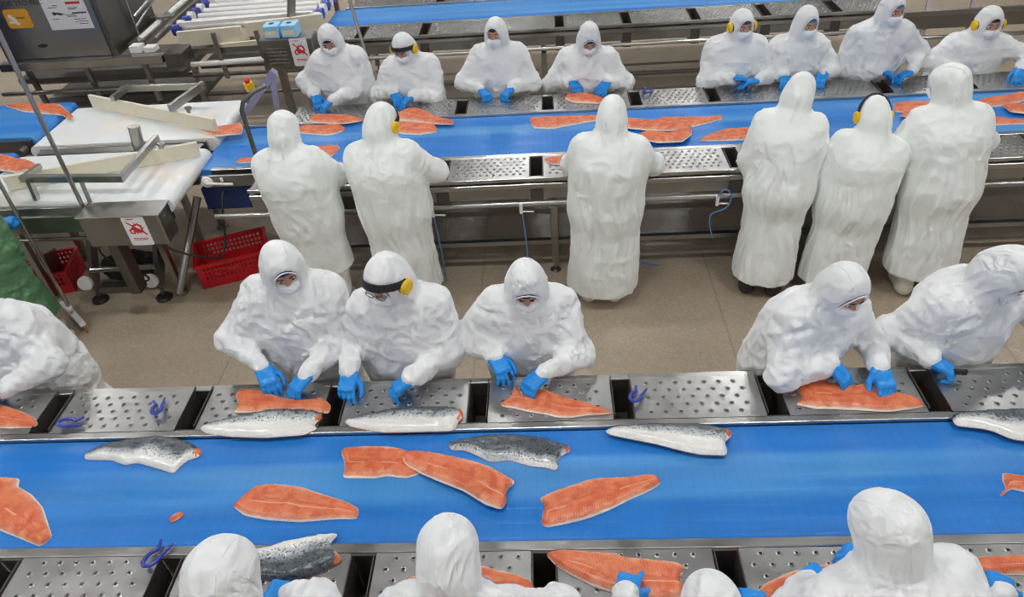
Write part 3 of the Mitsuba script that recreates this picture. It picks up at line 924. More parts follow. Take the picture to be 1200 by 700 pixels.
person('big person in white coverall leaning left over the plate at the bottom right', (1.27, .96), (1.12, 1.44, 1.58), 104,
       dict(L=((0.94, 1.47, 1.035), (1.06, 1.56, 0.99)), R=((1.22, 1.56, 1.06), (1.10, 1.62, 1.0))), pitch=16, hyaw=14, roll=-3, boxy=1.03, girth=1.34, detail=.010, face=False, mask=False, seed=4, hip=(1.24, 1.05), hood=1.10)
person('person in white coverall only partly inside the bottom right corner', (1.92, .98), (1.70, 1.20, 1.58), 95,
       dict(L=((1.64, 1.42, 1.03), (1.70, 1.53, 0.985)), R=((2.05, 1.38, 1.03), (2.03, 1.50, 0.985))), pitch=35, detail=.010, face=False, mask=False, seed=5)
# second row, faces to the viewer, at the far side of the first conveyor
HB = dict(face=True, detail=.0105, hem=.34)
person('person in white coverall cut off by the left edge, beside the nearest blue belt', (-2.98, 3.02), (-3.18, 2.86, 1.58), -100,
       dict(R=((-3.40, 2.66, 1.045), (-3.40, 2.54, 0.985)), L=((-2.98, 2.62, 1.045), (-3.10, 2.55, 0.985))), pitch=35, seed=6, girth=1.15, **HB)
person('person with navy cap peak looking sideways, both hands on a fillet, before the red crate', (-1.40, 3.04), (-1.38, 2.93, 1.72), -88,
       dict(R=((-1.565, 2.72, 1.06), (-1.49, 2.60, 0.995)), L=((-1.31, 2.67, 1.05), (-1.40, 2.56, 0.995))), hyaw=24, pitch=20, roll=4, girth=1.12, seed=7, hair='m_navy', pole=((1, -.1, -.35), (.6, -.35, -.6)), hood=1.08, **HB)
person('person with glasses, black forehead band and yellow ear cup working at the nearest belt', (-.83, 2.99), (-.83, 2.84, 1.68), -88,
       dict(R=((-1.084, 2.68, 1.05), (-1.10, 2.56, 0.985)), L=((-0.747, 2.62, 1.05), (-0.88, 2.57, 0.985))), hyaw=-28, pitch=18, girth=1.04, seed=8, hair='m_black', muffs=(62, (1, -1), .02), glasses=True, hood=1.06, pole=((.5, -.35, -.7), (.65, -.3, -.6)), **HB)
person('person with head bowed straight down cutting a pale fillet at the nearest belt', (-.13, 3.02), (-.13, 2.86, 1.61), -90,
       dict(R=((-0.316, 2.76, 1.06), (-0.235, 2.62, 0.995)), L=((-0.058, 2.63, 1.05), (-0.165, 2.54, 0.995))), hyaw=2, pitch=31, girth=1.0, seed=9, hair='m_navy', point=.012, pole=((.8, -.25, -.45), (.75, -.3, -.5)), **HB)
person('person leaning forward with both gloves on a large fillet, head turned to the right', (1.24, 3.02), (1.41, 2.74, 1.60), -68,
       dict(R=((1.395, 2.62, 1.06), (1.47, 2.55, 0.995)), L=((1.62, 2.60, 1.05), (1.64, 2.48, 0.995))), hyaw=-4, pitch=24, roll=-3, seed=10, girth=1.05, hip=(1.26, 2.92), pole=((1, -.15, -.2), (.6, -.2, -.6)), **HB)
person('person in white coverall leaning on the plate at the right edge, knife in glove', (2.15, 3.05), (2.18, 2.77, 1.66), -66,
       dict(R=((1.90, 2.65, 1.04), (2.04, 2.58, 0.985)), L=((2.50, 2.62, 1.045), (2.42, 2.54, 0.985))), hyaw=8, pitch=38, roll=-4, girth=1.14, seed=11, hip=(2.15, 2.97), pole=((.35, -.6, -.6), (1, -.1, -.5)), pose=('hook', 'soft'), hood=1.06, **HB)
# third row, seen from behind, at the near side of the middle conveyor
HC = dict(coat='m_gown', face=False, mask=False, detail=.012)
def front(x, y=5.03, w=.13, dx=0):
    return dict(L=((x - w + dx, y - .06, 1.03), (x - w * .6 + dx, y + .06, .985)), R=((x + w + dx, y - .06, 1.03), (x + w * .6 + dx, y + .06, .985)))
person('person in long white gown seen from behind, leftmost at the middle conveyor, plain hood', (-1.80, 4.56), (-1.84, 4.62, 1.68), 84, front(-1.78, 5.0, .12), pitch=18, hyaw=0, hem=.42, seed=12, boxy=.98, pole=((1, -.3, -.5), (1, -.2, -.6)), girth=1.1, **HC)
person('person in long white gown from behind, one yellow ear cup on the hood', (-1.14, 4.60), (-1.16, 4.70, 1.68), 84, front(-1.02, 5.0, .12), pitch=24, hyaw=-22, hem=.12, seed=13, muffs=(55, (1, -1), .016), girth=1.12, pole=((1, -.3, -.5), (1, -.2, -.6)), hood=1.08, **HC)
person('person in long white gown from behind, standing alone in the middle of the aisle', (.40, 4.54), (.46, 4.68, 1.66), 86, front(.50, 5.02, .15), pitch=26, hyaw=-4, hem=.13, seed=14, flare=1.1, girth=1.1, **HC)
person('person in long white gown and black shoes seen from behind, head leaning to the right', (1.66, 4.56), (1.81, 4.92, 1.66), 76, front(1.80, 5.10, .11), pitch=30, hyaw=-22, hem=.14, seed=15, boots='m_rubber', flare=1.0, girth=.98, pole=((.5, -.3, -.8), (.35, -.3, -.8)), **HC)
person('short person in white gown from behind, black band of ear defenders over the hood', (2.19, 4.54), (2.30, 4.78, 1.52), 82, front(2.22, 5.03, .14), pitch=28, hyaw=8, hem=.12, seed=16, muffs=(-6, (1, -1), .012), flare=1.05, girth=1.04, pole=((.5, -.4, -.8), (.45, -.4, -.8)), **HC)
person('tall person in white gown from behind, rightmost at the middle conveyor, mask in profile', (2.84, 4.50), (2.76, 4.80, 1.70), 90,
       dict(L=((2.48, 5.0, 1.03), (2.52, 5.12, .985)), R=((3.0, 5.0, 1.03), (2.97, 5.12, .985))), pitch=16, hyaw=52, hem=.2, seed=17, pole=((1, -.3, -.5), (.55, -.4, -.7)), flare=1.0, girth=1.12, coat='m_gown', face=True, mask=True, detail=.012, hood=1.08, boxy=1.02)
# fourth row, facing the viewer, at the far side of the middle conveyor
HD = dict(face=True, detail=.0125, hem=.3)
PD = ((.75, -.3, -.55), (.75, -.3, -.55))
person('person with dark cap peak, leftmost of the far row facing the viewer', (-1.86, 6.74), (-1.94, 6.49, 1.68), -92,
       dict(R=((-2.17, 6.42, 1.05), (-2.12, 6.30, 0.985)), L=((-1.98, 6.27, 1.045), (-2.09, 6.20, 0.985))), hyaw=6, pitch=24, roll=4, seed=18, hair='m_black', girth=1.05, pole=PD, **HD)
person('person with black forehead band and yellow ear cup in the far row', (-1.24, 6.72), (-1.28, 6.50, 1.57), -90,
       dict(R=((-1.41, 6.37, 1.05), (-1.35, 6.26, 0.985)), L=((-1.23, 6.28, 1.045), (-1.34, 6.22, 0.985))), hyaw=-14, pitch=27, roll=3, seed=19, muffs=(60, (1, -1), .018), hair='m_black', girth=1.08, pole=PD, **HD)
person('person with head upright and hands together on the plate edge, third in the far row', (-.42, 6.72), (-.43, 6.54, 1.63), -90,
       dict(R=((-.60, 6.37, 1.05), (-.52, 6.28, 0.985)), L=((-.31, 6.35, 1.05), (-.40, 6.27, 0.985))), hyaw=-14, pitch=4, seed=20, hair='m_black', pose=('hook', 'hook'), girth=1.05, pole=PD, **HD)
person('person with pointed hood and navy cap peak cutting a small fillet in the far row', (.38, 6.72), (.41, 6.49, 1.56), -90,
       dict(R=((.25, 6.44, 1.06), (.30, 6.33, 0.995)), L=((.57, 6.38, 1.05), (.50, 6.26, 0.995))), hyaw=3, pitch=28, seed=21, hair='m_navy', point=.035, girth=1.08, pole=PD, **HD)
person('person with yellow ear defenders on both sides and blue hair cover, hands folded', (1.74, 6.72), (1.76, 6.48, 1.60), -90,
       dict(R=((1.69, 6.30, 1.06), (1.80, 6.31, 1.045)), L=((1.92, 6.27, 1.04), (1.82, 6.28, 1.02))), hyaw=10, pitch=6, seed=22, muffs=(-100, (1, -1), .008), hair='m_navy', pose=('flat', 'flat'), girth=1.1, pole=PD, **HD)
person('person with blue hair net and loose hood beside the worker with folded hands', (2.32, 6.74), (2.32, 6.48, 1.58), -92,
       dict(R=((2.16, 6.34, 1.05), (2.15, 6.22, 0.985)), L=((2.50, 6.32, 1.045), (2.44, 6.22, 0.985))), hyaw=14, pitch=3, seed=23, hair='m_bluenet', girth=1.0, point=.02, pole=PD, **HD)
person('tall person with checked blue hair net looking ahead, gloved hands together over the plate', (2.98, 6.72), (2.98, 6.36, 1.70), -90,
       dict(R=((3.00, 6.31, 1.05), (3.11, 6.29, 1.01)), L=((3.25, 6.27, 1.05), (3.15, 6.26, 1.005))), hyaw=12, pitch=4, seed=24, hair='m_bluenet', pose=('soft', 'soft'), girth=1.12, pole=PD, **HD)
person('person with yellow ear defenders and dark hair band, right end of far row', (3.86, 6.76), (3.88, 6.44, 1.52), -92,
       dict(R=((3.66, 6.34, 1.03), (3.80, 6.30, 0.985)), L=((4.16, 6.22, 1.045), (4.10, 6.10, 0.985))), hyaw=0, pitch=5, seed=25, muffs=(-100, (1, -1), .008), hair='m_black', girth=1.12, hood=1.05, pole=((.8, 0, -.2), (.8, 0, -.2)), **HD)
# cleaner at the left edge
person('person in green plastic gown and white boots at the left edge holding a squeegee', (-4.07, 4.20), (-4.20, 4.26, 1.70), 48,
       dict(R=((-4.12, 4.42, 1.0), (-4.0, 4.46, 1.0)), L=((-4.12, 4.46, 1.50), (-4.03, 4.51, 1.52))), pitch=25, hem=.30, seed=26, coat='m_green', pose=('grip', 'grip'), detail=.012, face=False, mask=False, girth=1.05, flare=1.05, boots='m_greenboot')

# ------------------------------------------------------------------ salmon
FISH = {
's1': ('skin', [(-2.383,2.26),(-2.299,2.318),(-2.165,2.355),(-2.037,2.368),(-1.927,2.344),(-1.829,2.304),(-1.768,2.258),(-1.775,2.225),(-1.828,2.207),(-1.852,2.163),(-1.864,2.126),(-1.948,2.156),(-2.079,2.198),(-2.137,2.184),(-2.217,2.217),(-2.365,2.225)]),
'f2': ('flesh', [(-2.786,2.124),(-2.74,2.128),(-2.635,2.116),(-2.624,2.07),(-2.525,2.022),(-2.429,1.949),(-2.294,1.787),(-2.327,1.739),(-2.44,1.781),(-2.554,1.821),(-2.743,1.903),(-2.908,2.012),(-2.904,2.104)]),
'f3': ('flesh', [(-1.509,1.935),(-1.472,1.995),(-1.427,2.047),(-1.355,2.055),(-1.219,2.037),(-1.085,1.986),(-0.976,1.947),(-0.909,1.909),(-0.907,1.855),(-0.996,1.857),(-1.168,1.843),(-1.33,1.859),(-1.436,1.883)]),
'f4': ('flesh', [(-1.065,2.239),(-1.048,2.264),(-0.962,2.27),(-0.841,2.266),(-0.758,2.247),(-0.686,2.204),(-0.603,2.162),(-0.659,2.093),(-0.72,2.071),(-0.812,2.089),(-0.861,2.075),(-1.023,2.082),(-1.021,2.133),(-1.039,2.19)]),
'f5': ('flesh', [(-0.754,2.194),(-0.712,2.221),(-0.606,2.206),(-0.473,2.17),(-0.394,2.144),(-0.316,2.111),(-0.195,2.024),(-0.225,1.996),(-0.242,1.974),(-0.235,1.917),(-0.257,1.875),(-0.331,1.904),(-0.433,1.978),(-0.549,2.033),(-0.643,2.081),(-0.727,2.137)]),
's6': ('skin', [(-0.537,2.283),(-0.432,2.302),(-0.34,2.319),(-0.221,2.319),(-0.089,2.298),(0.015,2.258),(0.063,2.237),(0.065,2.208),(0.026,2.193),(-0.007,2.146),(0.005,2.122),(-0.009,2.096),(-0.052,2.116),(-0.128,2.126),(-0.23,2.165),(-0.319,2.154),(-0.386,2.196),(-0.453,2.231),(-0.519,2.232)]),
'f7': ('flesh', [(-0.091,1.944),(-0.057,1.966),(0.06,2.015),(0.14,2.043),(0.189,2.051),(0.307,2.053),(0.435,2.069),(0.457,2.053),(0.466,2.012),(0.393,1.967),(0.323,1.935),(0.224,1.881),(0.127,1.839),(0.033,1.814),(-0.06,1.795),(-0.083,1.811),(-0.073,1.876),(-0.063,1.909)]),
's8': ('skin', [(0.231,2.314),(0.283,2.34),(0.451,2.351),(0.616,2.346),(0.737,2.331),(0.837,2.301),(0.837,2.264),(0.788,2.224),(0.798,2.193),(0.788,2.148),(0.664,2.156),(0.589,2.179),(0.475,2.223),(0.358,2.257),(0.258,2.287)]),
's9': ('skin', [(1.887,2.351),(1.916,2.369),(2.051,2.384),(2.242,2.388),(2.319,2.371),(2.374,2.307),(2.365,2.26),(2.3,2.222),(2.142,2.193),(2.09,2.209),(2.043,2.252),(1.998,2.272),(1.883,2.294)]),
'f10': ('flesh', [(1.975,2.037),(2.057,2.02),(2.134,2.011),(2.11,1.945),(2.012,1.933),(1.975,1.955),(1.906,1.908),(1.907,1.922),(1.958,1.956),(1.952,1.977)]),
'scrap': ('flesh', [(-1.785,1.866),(-1.773,1.897),(-1.738,1.91),(-1.723,1.891),(-1.742,1.869),(-1.767,1.852)]),
'f11': ('flesh', [(-1.722,2.635),(-1.685,2.665),(-1.58,2.651),(-1.457,2.595),(-1.344,2.571),(-1.227,2.582),(-1.169,2.525),(-1.171,2.47),(-1.249,2.489),(-1.388,2.509),(-1.507,2.507),(-1.577,2.49),(-1.682,2.493),(-1.672,2.552)]),
's12': ('skin', [(-1.828,2.39),(-1.782,2.422),(-1.64,2.47),(-1.47,2.506),(-1.333,2.501),(-1.23,2.486),(-1.192,2.438),(-1.221,2.41),(-1.228,2.388),(-1.202,2.37),(-1.266,2.328),(-1.459,2.317),(-1.638,2.328),(-1.779,2.354)]),
's13': ('skin', [(-1.081,2.417),(-0.986,2.448),(-0.838,2.49),(-0.662,2.496),(-0.551,2.492),(-0.479,2.472),(-0.466,2.42),(-0.494,2.392),(-0.499,2.348),(-0.515,2.332),(-0.685,2.332),(-0.856,2.332),(-0.992,2.363),(-1.048,2.382)]),
'f14': ('flesh', [(-0.286,2.512),(-0.243,2.54),(-0.209,2.628),(-0.142,2.626),(-0.055,2.602),(0.031,2.549),(0.144,2.506),(0.286,2.435),(0.264,2.421),(0.167,2.42),(0.068,2.401),(-0.001,2.407),(-0.043,2.427),(-0.142,2.45),(-0.213,2.475),(-0.278,2.492)]),
'f15': ('flesh', [(1.213,2.611),(1.273,2.631),(1.375,2.616),(1.421,2.571),(1.558,2.576),(1.617,2.532),(1.711,2.508),(1.775,2.485),(1.797,2.423),(1.729,2.406),(1.608,2.39),(1.498,2.404),(1.357,2.419),(1.271,2.421),(1.185,2.455),(1.233,2.494),(1.226,2.546)]),
'f16': ('flesh', [(-3.161,2.58),(-3.088,2.608),(-3.01,2.598),(-2.873,2.547),(-2.751,2.487),(-2.717,2.442),(-2.742,2.426),(-2.836,2.425),(-2.907,2.427),(-3.063,2.453),(-3.16,2.523)]),
's17': ('skin', [(-1.359,1.697),(-1.258,1.706),(-1.191,1.736),(-1.119,1.75),(-1.047,1.765),(-0.972,1.769),(-0.969,1.753),(-0.989,1.738),(-0.997,1.712),(-0.962,1.681),(-0.927,1.645),(-0.933,1.63),(-0.988,1.592),(-1.07,1.555),(-1.157,1.544),(-1.296,1.558),(-1.36,1.612)]),
'f18': ('flesh', [(-0.678,1.517),(-0.669,1.535),(-0.633,1.555),(-0.568,1.566),(-0.48,1.579),(-0.371,1.608),(-0.314,1.601),(-0.269,1.586),(-0.181,1.563),(-0.115,1.528),(-0.109,1.487),(-0.158,1.471),(-0.264,1.461),(-0.436,1.457),(-0.577,1.465),(-0.65,1.482)]),
'f19': ('flesh', [(-0.066,1.655),(-0.034,1.669),(0.028,1.673),(0.117,1.662),(0.222,1.655),(0.264,1.635),(0.325,1.629),(0.41,1.618),(0.478,1.608),(0.504,1.584),(0.488,1.565),(0.469,1.552),(0.478,1.506),(0.477,1.47),(0.453,1.448),(0.369,1.443),(0.27,1.446),(0.206,1.478),(0.124,1.51),(0.041,1.557),(-0.018,1.596)]),
'f20': ('flesh', [(0.72,1.444),(0.752,1.471),(0.81,1.515),(0.916,1.56),(1.017,1.582),(1.14,1.603),(1.236,1.608),(1.277,1.578),(1.242,1.51),(1.158,1.445),(1.027,1.414),(0.885,1.41),(0.765,1.417)]),
'f21': ('flesh', [(1.565,1.597),(1.645,1.613),(1.736,1.618),(1.844,1.622),(1.911,1.609),(1.923,1.574),(1.868,1.547),(1.8,1.536),(1.68,1.536),(1.576,1.551)]),
'f22': ('flesh', [(-0.029,5.103),(0.029,5.139),(0.136,5.149),(0.222,5.12),(0.274,5.015),(0.178,4.984),(0.103,5.011),(0.027,5.026)]),
'f23': ('flesh', [(1.431,4.934),(1.48,5.04),(1.528,5.077),(1.601,5.028),(1.594,4.919),(1.497,4.887)]),
't1': ('flesh', [(-3.262,5.979),(-3.275,6.013),(-3.204,6.022),(-3.077,6.002),(-2.955,5.907),(-2.875,5.931),(-2.755,5.967),(-2.71,5.881),(-2.676,5.746),(-2.809,5.735),(-2.901,5.713),(-2.978,5.768),(-3.132,5.91)]),
't2': ('flesh', [(-2.265,5.971),(-2.185,6.002),(-2.003,5.975),(-1.921,5.999),(-1.821,5.939),(-1.796,5.888),(-1.815,5.843),(-1.889,5.788),(-1.957,5.773),(-2.111,5.82),(-2.22,5.854)]),
't3': ('flesh', [(-2.18,6.118),(-2.134,6.174),(-2.044,6.171),(-1.92,6.15),(-1.793,6.108),(-1.671,6.044),(-1.655,5.999),(-1.777,5.957),(-1.922,5.957),(-2,5.982),(-2.124,6.012)]),
't4': ('flesh', [(-1.375,6.079),(-1.337,6.118),(-1.274,6.186),(-1.171,6.192),(-1.089,6.113),(-0.99,6.001),(-0.808,5.883),(-0.818,5.836),(-0.945,5.85),(-1.062,5.888),(-1.182,5.934),(-1.314,5.962)]),
't5': ('flesh', [(-1.442,5.925),(-1.35,5.98),(-1.187,5.946),(-0.997,5.909),(-0.948,5.777),(-0.978,5.733),(-1.099,5.7),(-1.242,5.73),(-1.332,5.771),(-1.413,5.833)]),
't6': ('flesh', [(-0.149,5.921),(-0.02,5.932),(0.238,5.928),(0.451,5.914),(0.47,5.827),(0.294,5.774),(0.124,5.721),(0.061,5.694),(-0.106,5.722)]),
't7': ('flesh', [(0.932,5.776),(1.01,5.816),(1.173,5.797),(1.376,5.775),(1.503,5.794),(1.514,5.745),(1.354,5.657),(1.223,5.602),(1.054,5.69),(0.946,5.726)]),
't8': ('flesh', [(0.504,5.778),(0.674,5.807),(0.816,5.767),(1.033,5.695),(1.204,5.615),(1.201,5.537),(1.008,5.526),(0.851,5.552),(0.734,5.587),(0.646,5.629),(0.507,5.682)]),
't9': ('flesh', [(0.759,5.459),(0.845,5.509),(0.996,5.448),(1.104,5.504),(1.167,5.58),(1.204,5.562),(1.183,5.406),(1.089,5.285),(0.895,5.284),(0.786,5.351)]),
't10': ('flesh', [(1.229,5.354),(1.312,5.433),(1.47,5.529),(1.69,5.537),(1.804,5.516),(1.796,5.405),(1.642,5.333),(1.486,5.328),(1.333,5.335)]),
't11': ('flesh', [(0.175,6.256),(0.213,6.389),(0.369,6.353),(0.518,6.241),(0.544,6.157),(0.465,6.114),(0.249,6.166)]),
't12': ('flesh', [(2.967,5.866),(3.057,5.895),(3.254,5.865),(3.328,5.823),(3.283,5.717),(3.176,5.677),(2.989,5.689),(2.914,5.713)]),
't13': ('flesh', [(2.904,5.595),(2.978,5.67),(3.177,5.687),(3.268,5.661),(3.23,5.558),(3.14,5.524),(3.006,5.518)]),
't14': ('flesh', [(3.503,5.723),(3.703,5.876),(3.848,5.907),(4.094,5.977),(4.231,5.994),(4.146,5.822),(4.006,5.806),(3.869,5.743),(3.758,5.724),(3.617,5.694),(3.513,5.69)]),
't15': ('flesh', [(3.766,5.696),(3.95,5.706),(4.059,5.677),(4.013,5.545),(3.853,5.518),(3.772,5.557)]),
't16': ('flesh', [(3.529,5.536),(3.598,5.549),(3.715,5.485),(3.827,5.458),(3.914,5.442),(3.892,5.378),(3.789,5.384),(3.531,5.383),(3.482,5.423)]),
't17': ('flesh', [(-2.08,5.55),(-1.995,5.571),(-1.857,5.572),(-1.769,5.548),(-1.774,5.448),(-1.811,5.366),(-1.859,5.343),(-1.925,5.391),(-2.022,5.457),(-2.118,5.51)]),
't18': ('flesh', [(-2.627,5.368),(-2.6,5.413),(-2.52,5.42),(-2.445,5.399),(-2.436,5.328),(-2.505,5.329),(-2.586,5.328)]),
'u1': ('flesh', [(-5.351,6.595),(-5.163,6.607),(-4.761,6.559),(-4.63,6.424),(-4.454,6.239),(-4.447,6.159),(-4.587,6.287),(-4.791,6.343),(-5.056,6.424)]),
'u2': ('flesh', [(-4.964,5.552),(-4.822,5.538),(-4.72,5.501),(-4.619,5.465),(-4.517,5.402),(-4.413,5.379),(-4.278,5.288),(-4.293,5.214),(-4.388,5.16),(-4.497,5.195),(-4.634,5.233),(-4.808,5.325)]),
}
NAMES = {
's1': ('silver fillet lying skin up on the nearest belt, below two blue hooks', .026, 0),
'f2': ('orange fillet at the left end of the nearest belt, cut by the picture edge', .022, 0),
'f3': ('orange fillet lying alone below the overlapping pair on the nearest belt, pointed to the left', .022, 0),
'f4': ('orange fillet, left and lower one of an overlapping pair on the nearest belt', .018, 0),
'f5': ('orange fillet flesh up, the right one lying over its neighbour on the nearest belt', .022, 0),
's6': ('dark-backed fillet lying skin up in the middle of the nearest blue belt', .028, 0),
'f7': ('orange fillet tilted upwards to the right, right of the middle of the nearest belt', .022, 0),
's8': ('pale silver fillet skin up hanging over the back edge of the nearest belt', .024, 0),
's9': ('speckled silver fillet skin up at the right end of the nearest belt', .026, 0),
'f10': ('small red-edged fillet end at the right edge of the nearest belt', .018, 0),
'scrap': ('tiny scrap of fish lying on the blue belt left of the lone fillet', .008, 0),
'f11': ('orange fillet under the hands of the worker by the red crate', .02, 0),
's12': ('silver fillet skin up on the plate rim below the worker before the red crate', .026, 0),
's13': ('silver fillet skin up on the plate in front of the worker with glasses', .026, 0),
'f14': ('pale orange fillet being cut by the worker with bowed head', .02, 0),
'f15': ('large orange fillet under both gloves of the worker leaning forward at the right', .022, 0),
'f16': ('orange fillet on the plate at the left edge beside a dark chute', .024, 0),
's17': ('dark silver fillet skin up on the near plate beside the raised elbow', .028, 1),
'f18': ('orange fillet mostly hidden behind the tall hood at the bottom', .02, 0),
'f19': ('large orange fillet on the near plate touched by one gloved hand', .022, 0),
'f20': ('orange fillet under the arms of the big leaning worker at the bottom right', .022, 0),
'f21': ('orange fillet end showing right of the big leaning worker', .02, 0),
'f22': ('small orange piece on the near plate left of the worker standing alone', .018, 0),
'f23': ('pinkish piece on the edge of the chute near the gown with black shoes', .016, 0),
't1': ('orange fillet sliding from the white belt onto the middle blue belt', .02, 0),
't2': ('orange fillet lying on the middle belt below the leftmost worker of the far row', .02, 0),
't3': ('orange fillet under the hands of the leftmost worker of the far row', .022, 0),
't4': ('orange fillet heap top, in front of the worker with one yellow ear cup', .03, 0),
't5': ('orange fillet on the belt just below the heap of the worker with one ear cup', .022, 0),
't6': ('long orange fillet on the middle belt left of the worker standing alone', .022, 0),
't7': ('orange fillet pointing right, topmost of three crossing on the middle belt', .02, 0),
't8': ('orange fillet lying in the middle of three crossing on the middle belt', .02, 0),
't9': ('curved orange fillet, lowest of three crossing on the middle belt', .022, 0),
't10': ('dark red fillet with white rim on the middle belt beside the gown with black shoes', .022, 0),
't11': ('orange fillet under the hands of the worker with the pointed hood', .02, 0),
't12': ('orange fillet on the middle belt between the short and the tall gown, upper of two', .02, 0),
't13': ('orange fillet on the middle belt between the short and the tall gown, lower of two', .02, 0),
't14': ('long orange fillet rising to the right edge of the middle belt', .022, 0),
't15': ('orange fillet under the long one at the right edge of the middle belt', .018, 0),
't16': ('orange fillet near the front rim of the middle belt, right of the tall gown', .02, 0),
't17': ('orange fillet on the middle belt right of the leftmost gown', .022, 0),
't18': ('small orange fillet tail left of the leftmost gown on the middle belt', .016, 0),
'u1': ('orange fillet on the small blue feeding belt at the far left', .022, 0),
'u2': ('orange fillet at the left edge entering the near white belt', .026, 0),
}
BASE = {'s1': .931, 'f2': .931, 'f3': .931, 'f4': .931, 'f5': .952, 's6': .931, 'f7': .931, 's8': .953, 's9': .953, 'f10': .931, 'scrap': .931,
        'u1': 1.022, 'u2': 1.022, 't1': .998, 't2': .931, 't5': .931, 't6': .931, 't7': .931, 't8': .945, 't9': .962, 't10': .931,
        't12': .931, 't13': .952, 't14': .931, 't15': .956, 't16': .931, 't17': .931, 't18': .931, 't4': .951, 's12': .956, 's13': .956}
for i, (k, (kind, pts)) in enumerate(FISH.items()):
    lab, t, fl = NAMES[k]
    fillet(k, lab, 'scrap' if k == 'scrap' else kind, pts, BASE.get(k, .953), t, bool(fl), None, i, {'s6': .85, 's8': -.05, 's12': .0, 's13': .0, 's1': .45, 's17': .55, 's9': .1}.get(k, 0))

# ------------------------------------------------------------------ white feeding belts and the machine on the left
def loop(x0, x1, y0, y1, zt, r):
    a = np.linspace(0, math.pi, 9)
    pts = [(x1 + r * math.sin(q), zt - r + r * math.cos(q)) for q in a] + [(x0 - r * math.sin(q), zt - r - r * math.cos(q)) for q in a]
    m = trimesh.creation.extrude_polygon(Polygon(pts), y1 - y0, engine='earcut')
    m.apply_transform(np.array([[1, 0, 0, 0], [0, 0, -1, y1], [0, 1, 0, 0], [0, 0, 0, 1.]]))
    return m

for y0, y1, lab in ((5.70, 6.50, 'white belt infeed conveyor, the farther of two side by side'), (4.66, 5.50, 'white belt infeed conveyor, the nearer of two, behind the steel box')):
    t = thing('infeed_conveyor', lab, 'conveyor')
    part(t, 'belt', loop(-4.55, -2.94, y0, y1, 1.0, .06), 'm_whitebelt', 30)
    part(t, 'side_plate', bx(-4.5, -2.98, y0 - .03, y0 - .005, .87, .985, .004), 'm_steel')
    part(t, 'side_plate', bx(-4.5, -2.98, y1 + .005, y1 + .03, .87, .985, .004), 'm_steel')
    part(t, 'frame_beam', bx(-4.5, -3.0, y0 + .1, y0 + .16, .74, .86), 'm_dark')
    part(t, 'frame_beam', bx(-4.5, -3.0, y1 - .16, y1 - .1, .74, .86), 'm_dark')
    for x in (-4.35, -3.2):
        for y in (y0 + .13, y1 - .13):
            part(t, 'leg', cat(bx(x - .025, x + .025, y - .025, y + .025, .03, .76), lathe([(0, .03), (.05, .03), (.055, 0), (0, 0)], 14, at=(x, y, 0))), 'm_steel')
    if y0 < 5:
        part(t, 'front_ledge', cat(bx(-4.6, -3.02, 4.575, 4.63, .925, .94), bx(-4.6, -3.02, 4.565, 4.577, .80, .94)), 'm_steel')
        part(t, 'lower_tube', rod((-4.9, 4.6, .72), (-3.1, 4.6, .72), .016), 'm_bright')
        gd = part(t, 'guide_board', bar((-4.30, 4.90, 1.07), (-2.90, 5.36, 1.07), .030, .12), 'm_cream')
        br = part(t, 'guide_bracket', cat(bar((-3.25, 5.42, 1.16), (-3.24, 4.72, 1.16), .04, .05), bar((-3.22, 4.735, 1.16), (-4.07, 4.80, 1.16), .05, .05), bar((-4.06, 4.80, 1.16), (-4.03, 5.0, 1.16), .03, .04),
                                     bar((-3.99, 4.77, 1.17), (-3.99, 4.74, .95), .03, .05), bar((-3.55, 4.72, 1.15), (-3.52, 4.66, .94), .03, .03)), 'm_bright', False)
        part(br, 'knob', lathe([(0, 0), (.02, 0), (.02, .03), (.03, .035), (.03, .055), (0, .058)], 12, (.3, 0, 1), (-3.17, 5.28, 1.12)), 'm_steel')
    else:
        part(t, 'guide_board', bar((-4.38, 6.48, 1.08), (-2.90, 5.78, 1.08), .030, .12), 'm_cream')
        br = part(t, 'guide_bracket', cat(bar((-4.0, 6.22, 1.19), (-3.97, 6.5, 1.19), .04, .05), bar((-4.02, 6.46, 1.19), (-3.2, 6.42, 1.19), .05, .05), bar((-3.22, 6.46, 1.19), (-3.33, 5.93, 1.19), .04, .07)), 'm_bright', False)
        part(br, 'knob', lathe([(0, 0), (.018, 0), (.018, .03), (.03, .035), (.03, .055), (0, .058)], 12, (.2, .1, 1), (-3.28, 6.12, 1.06)), 'm_steel')
        part(t, 'divider', cat(bar((-4.45, 5.60, .985), (-2.98, 5.57, .985), .10, .012)), 'm_steel')
        part(t, 'clamp_post', lathe([(0, 0), (.055, 0), (.055, .01), (.05, .012), (.05, .20), (.045, .205), (0, .205)], 20, (.12, .05, 1), (-3.55, 5.60, .98)), 'm_bright')

t = thing('feed_belt', 'small blue feeding belt at the far left, farther of two', 'conveyor')
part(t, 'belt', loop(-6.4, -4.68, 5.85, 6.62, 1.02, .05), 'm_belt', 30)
part(t, 'side_plate', bx(-6.4, -4.66, 5.81, 5.84, .86, 1.0), 'm_dark')
part(t, 'roller', rod((-4.72, 5.70, .93), (-4.72, 5.85, .93), .04), 'm_dark')
part(t, 'leg', bx(-4.95, -4.9, 5.86, 5.91, 0, .9), 'm_steel')
part(t, 'leg', bx(-6.1, -6.05, 5.86, 5.91, 0, .9), 'm_steel')
t = thing('feed_belt', 'small blue feeding belt at the left edge, nearer of two', 'conveyor')
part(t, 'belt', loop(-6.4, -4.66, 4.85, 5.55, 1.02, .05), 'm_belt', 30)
part(t, 'side_plate', bx(-6.4, -4.68, 4.80, 4.83, .86, 1.0), 'm_dark')
part(t, 'leg', bx(-4.95, -4.9, 4.86, 4.91, 0, .9), 'm_steel')

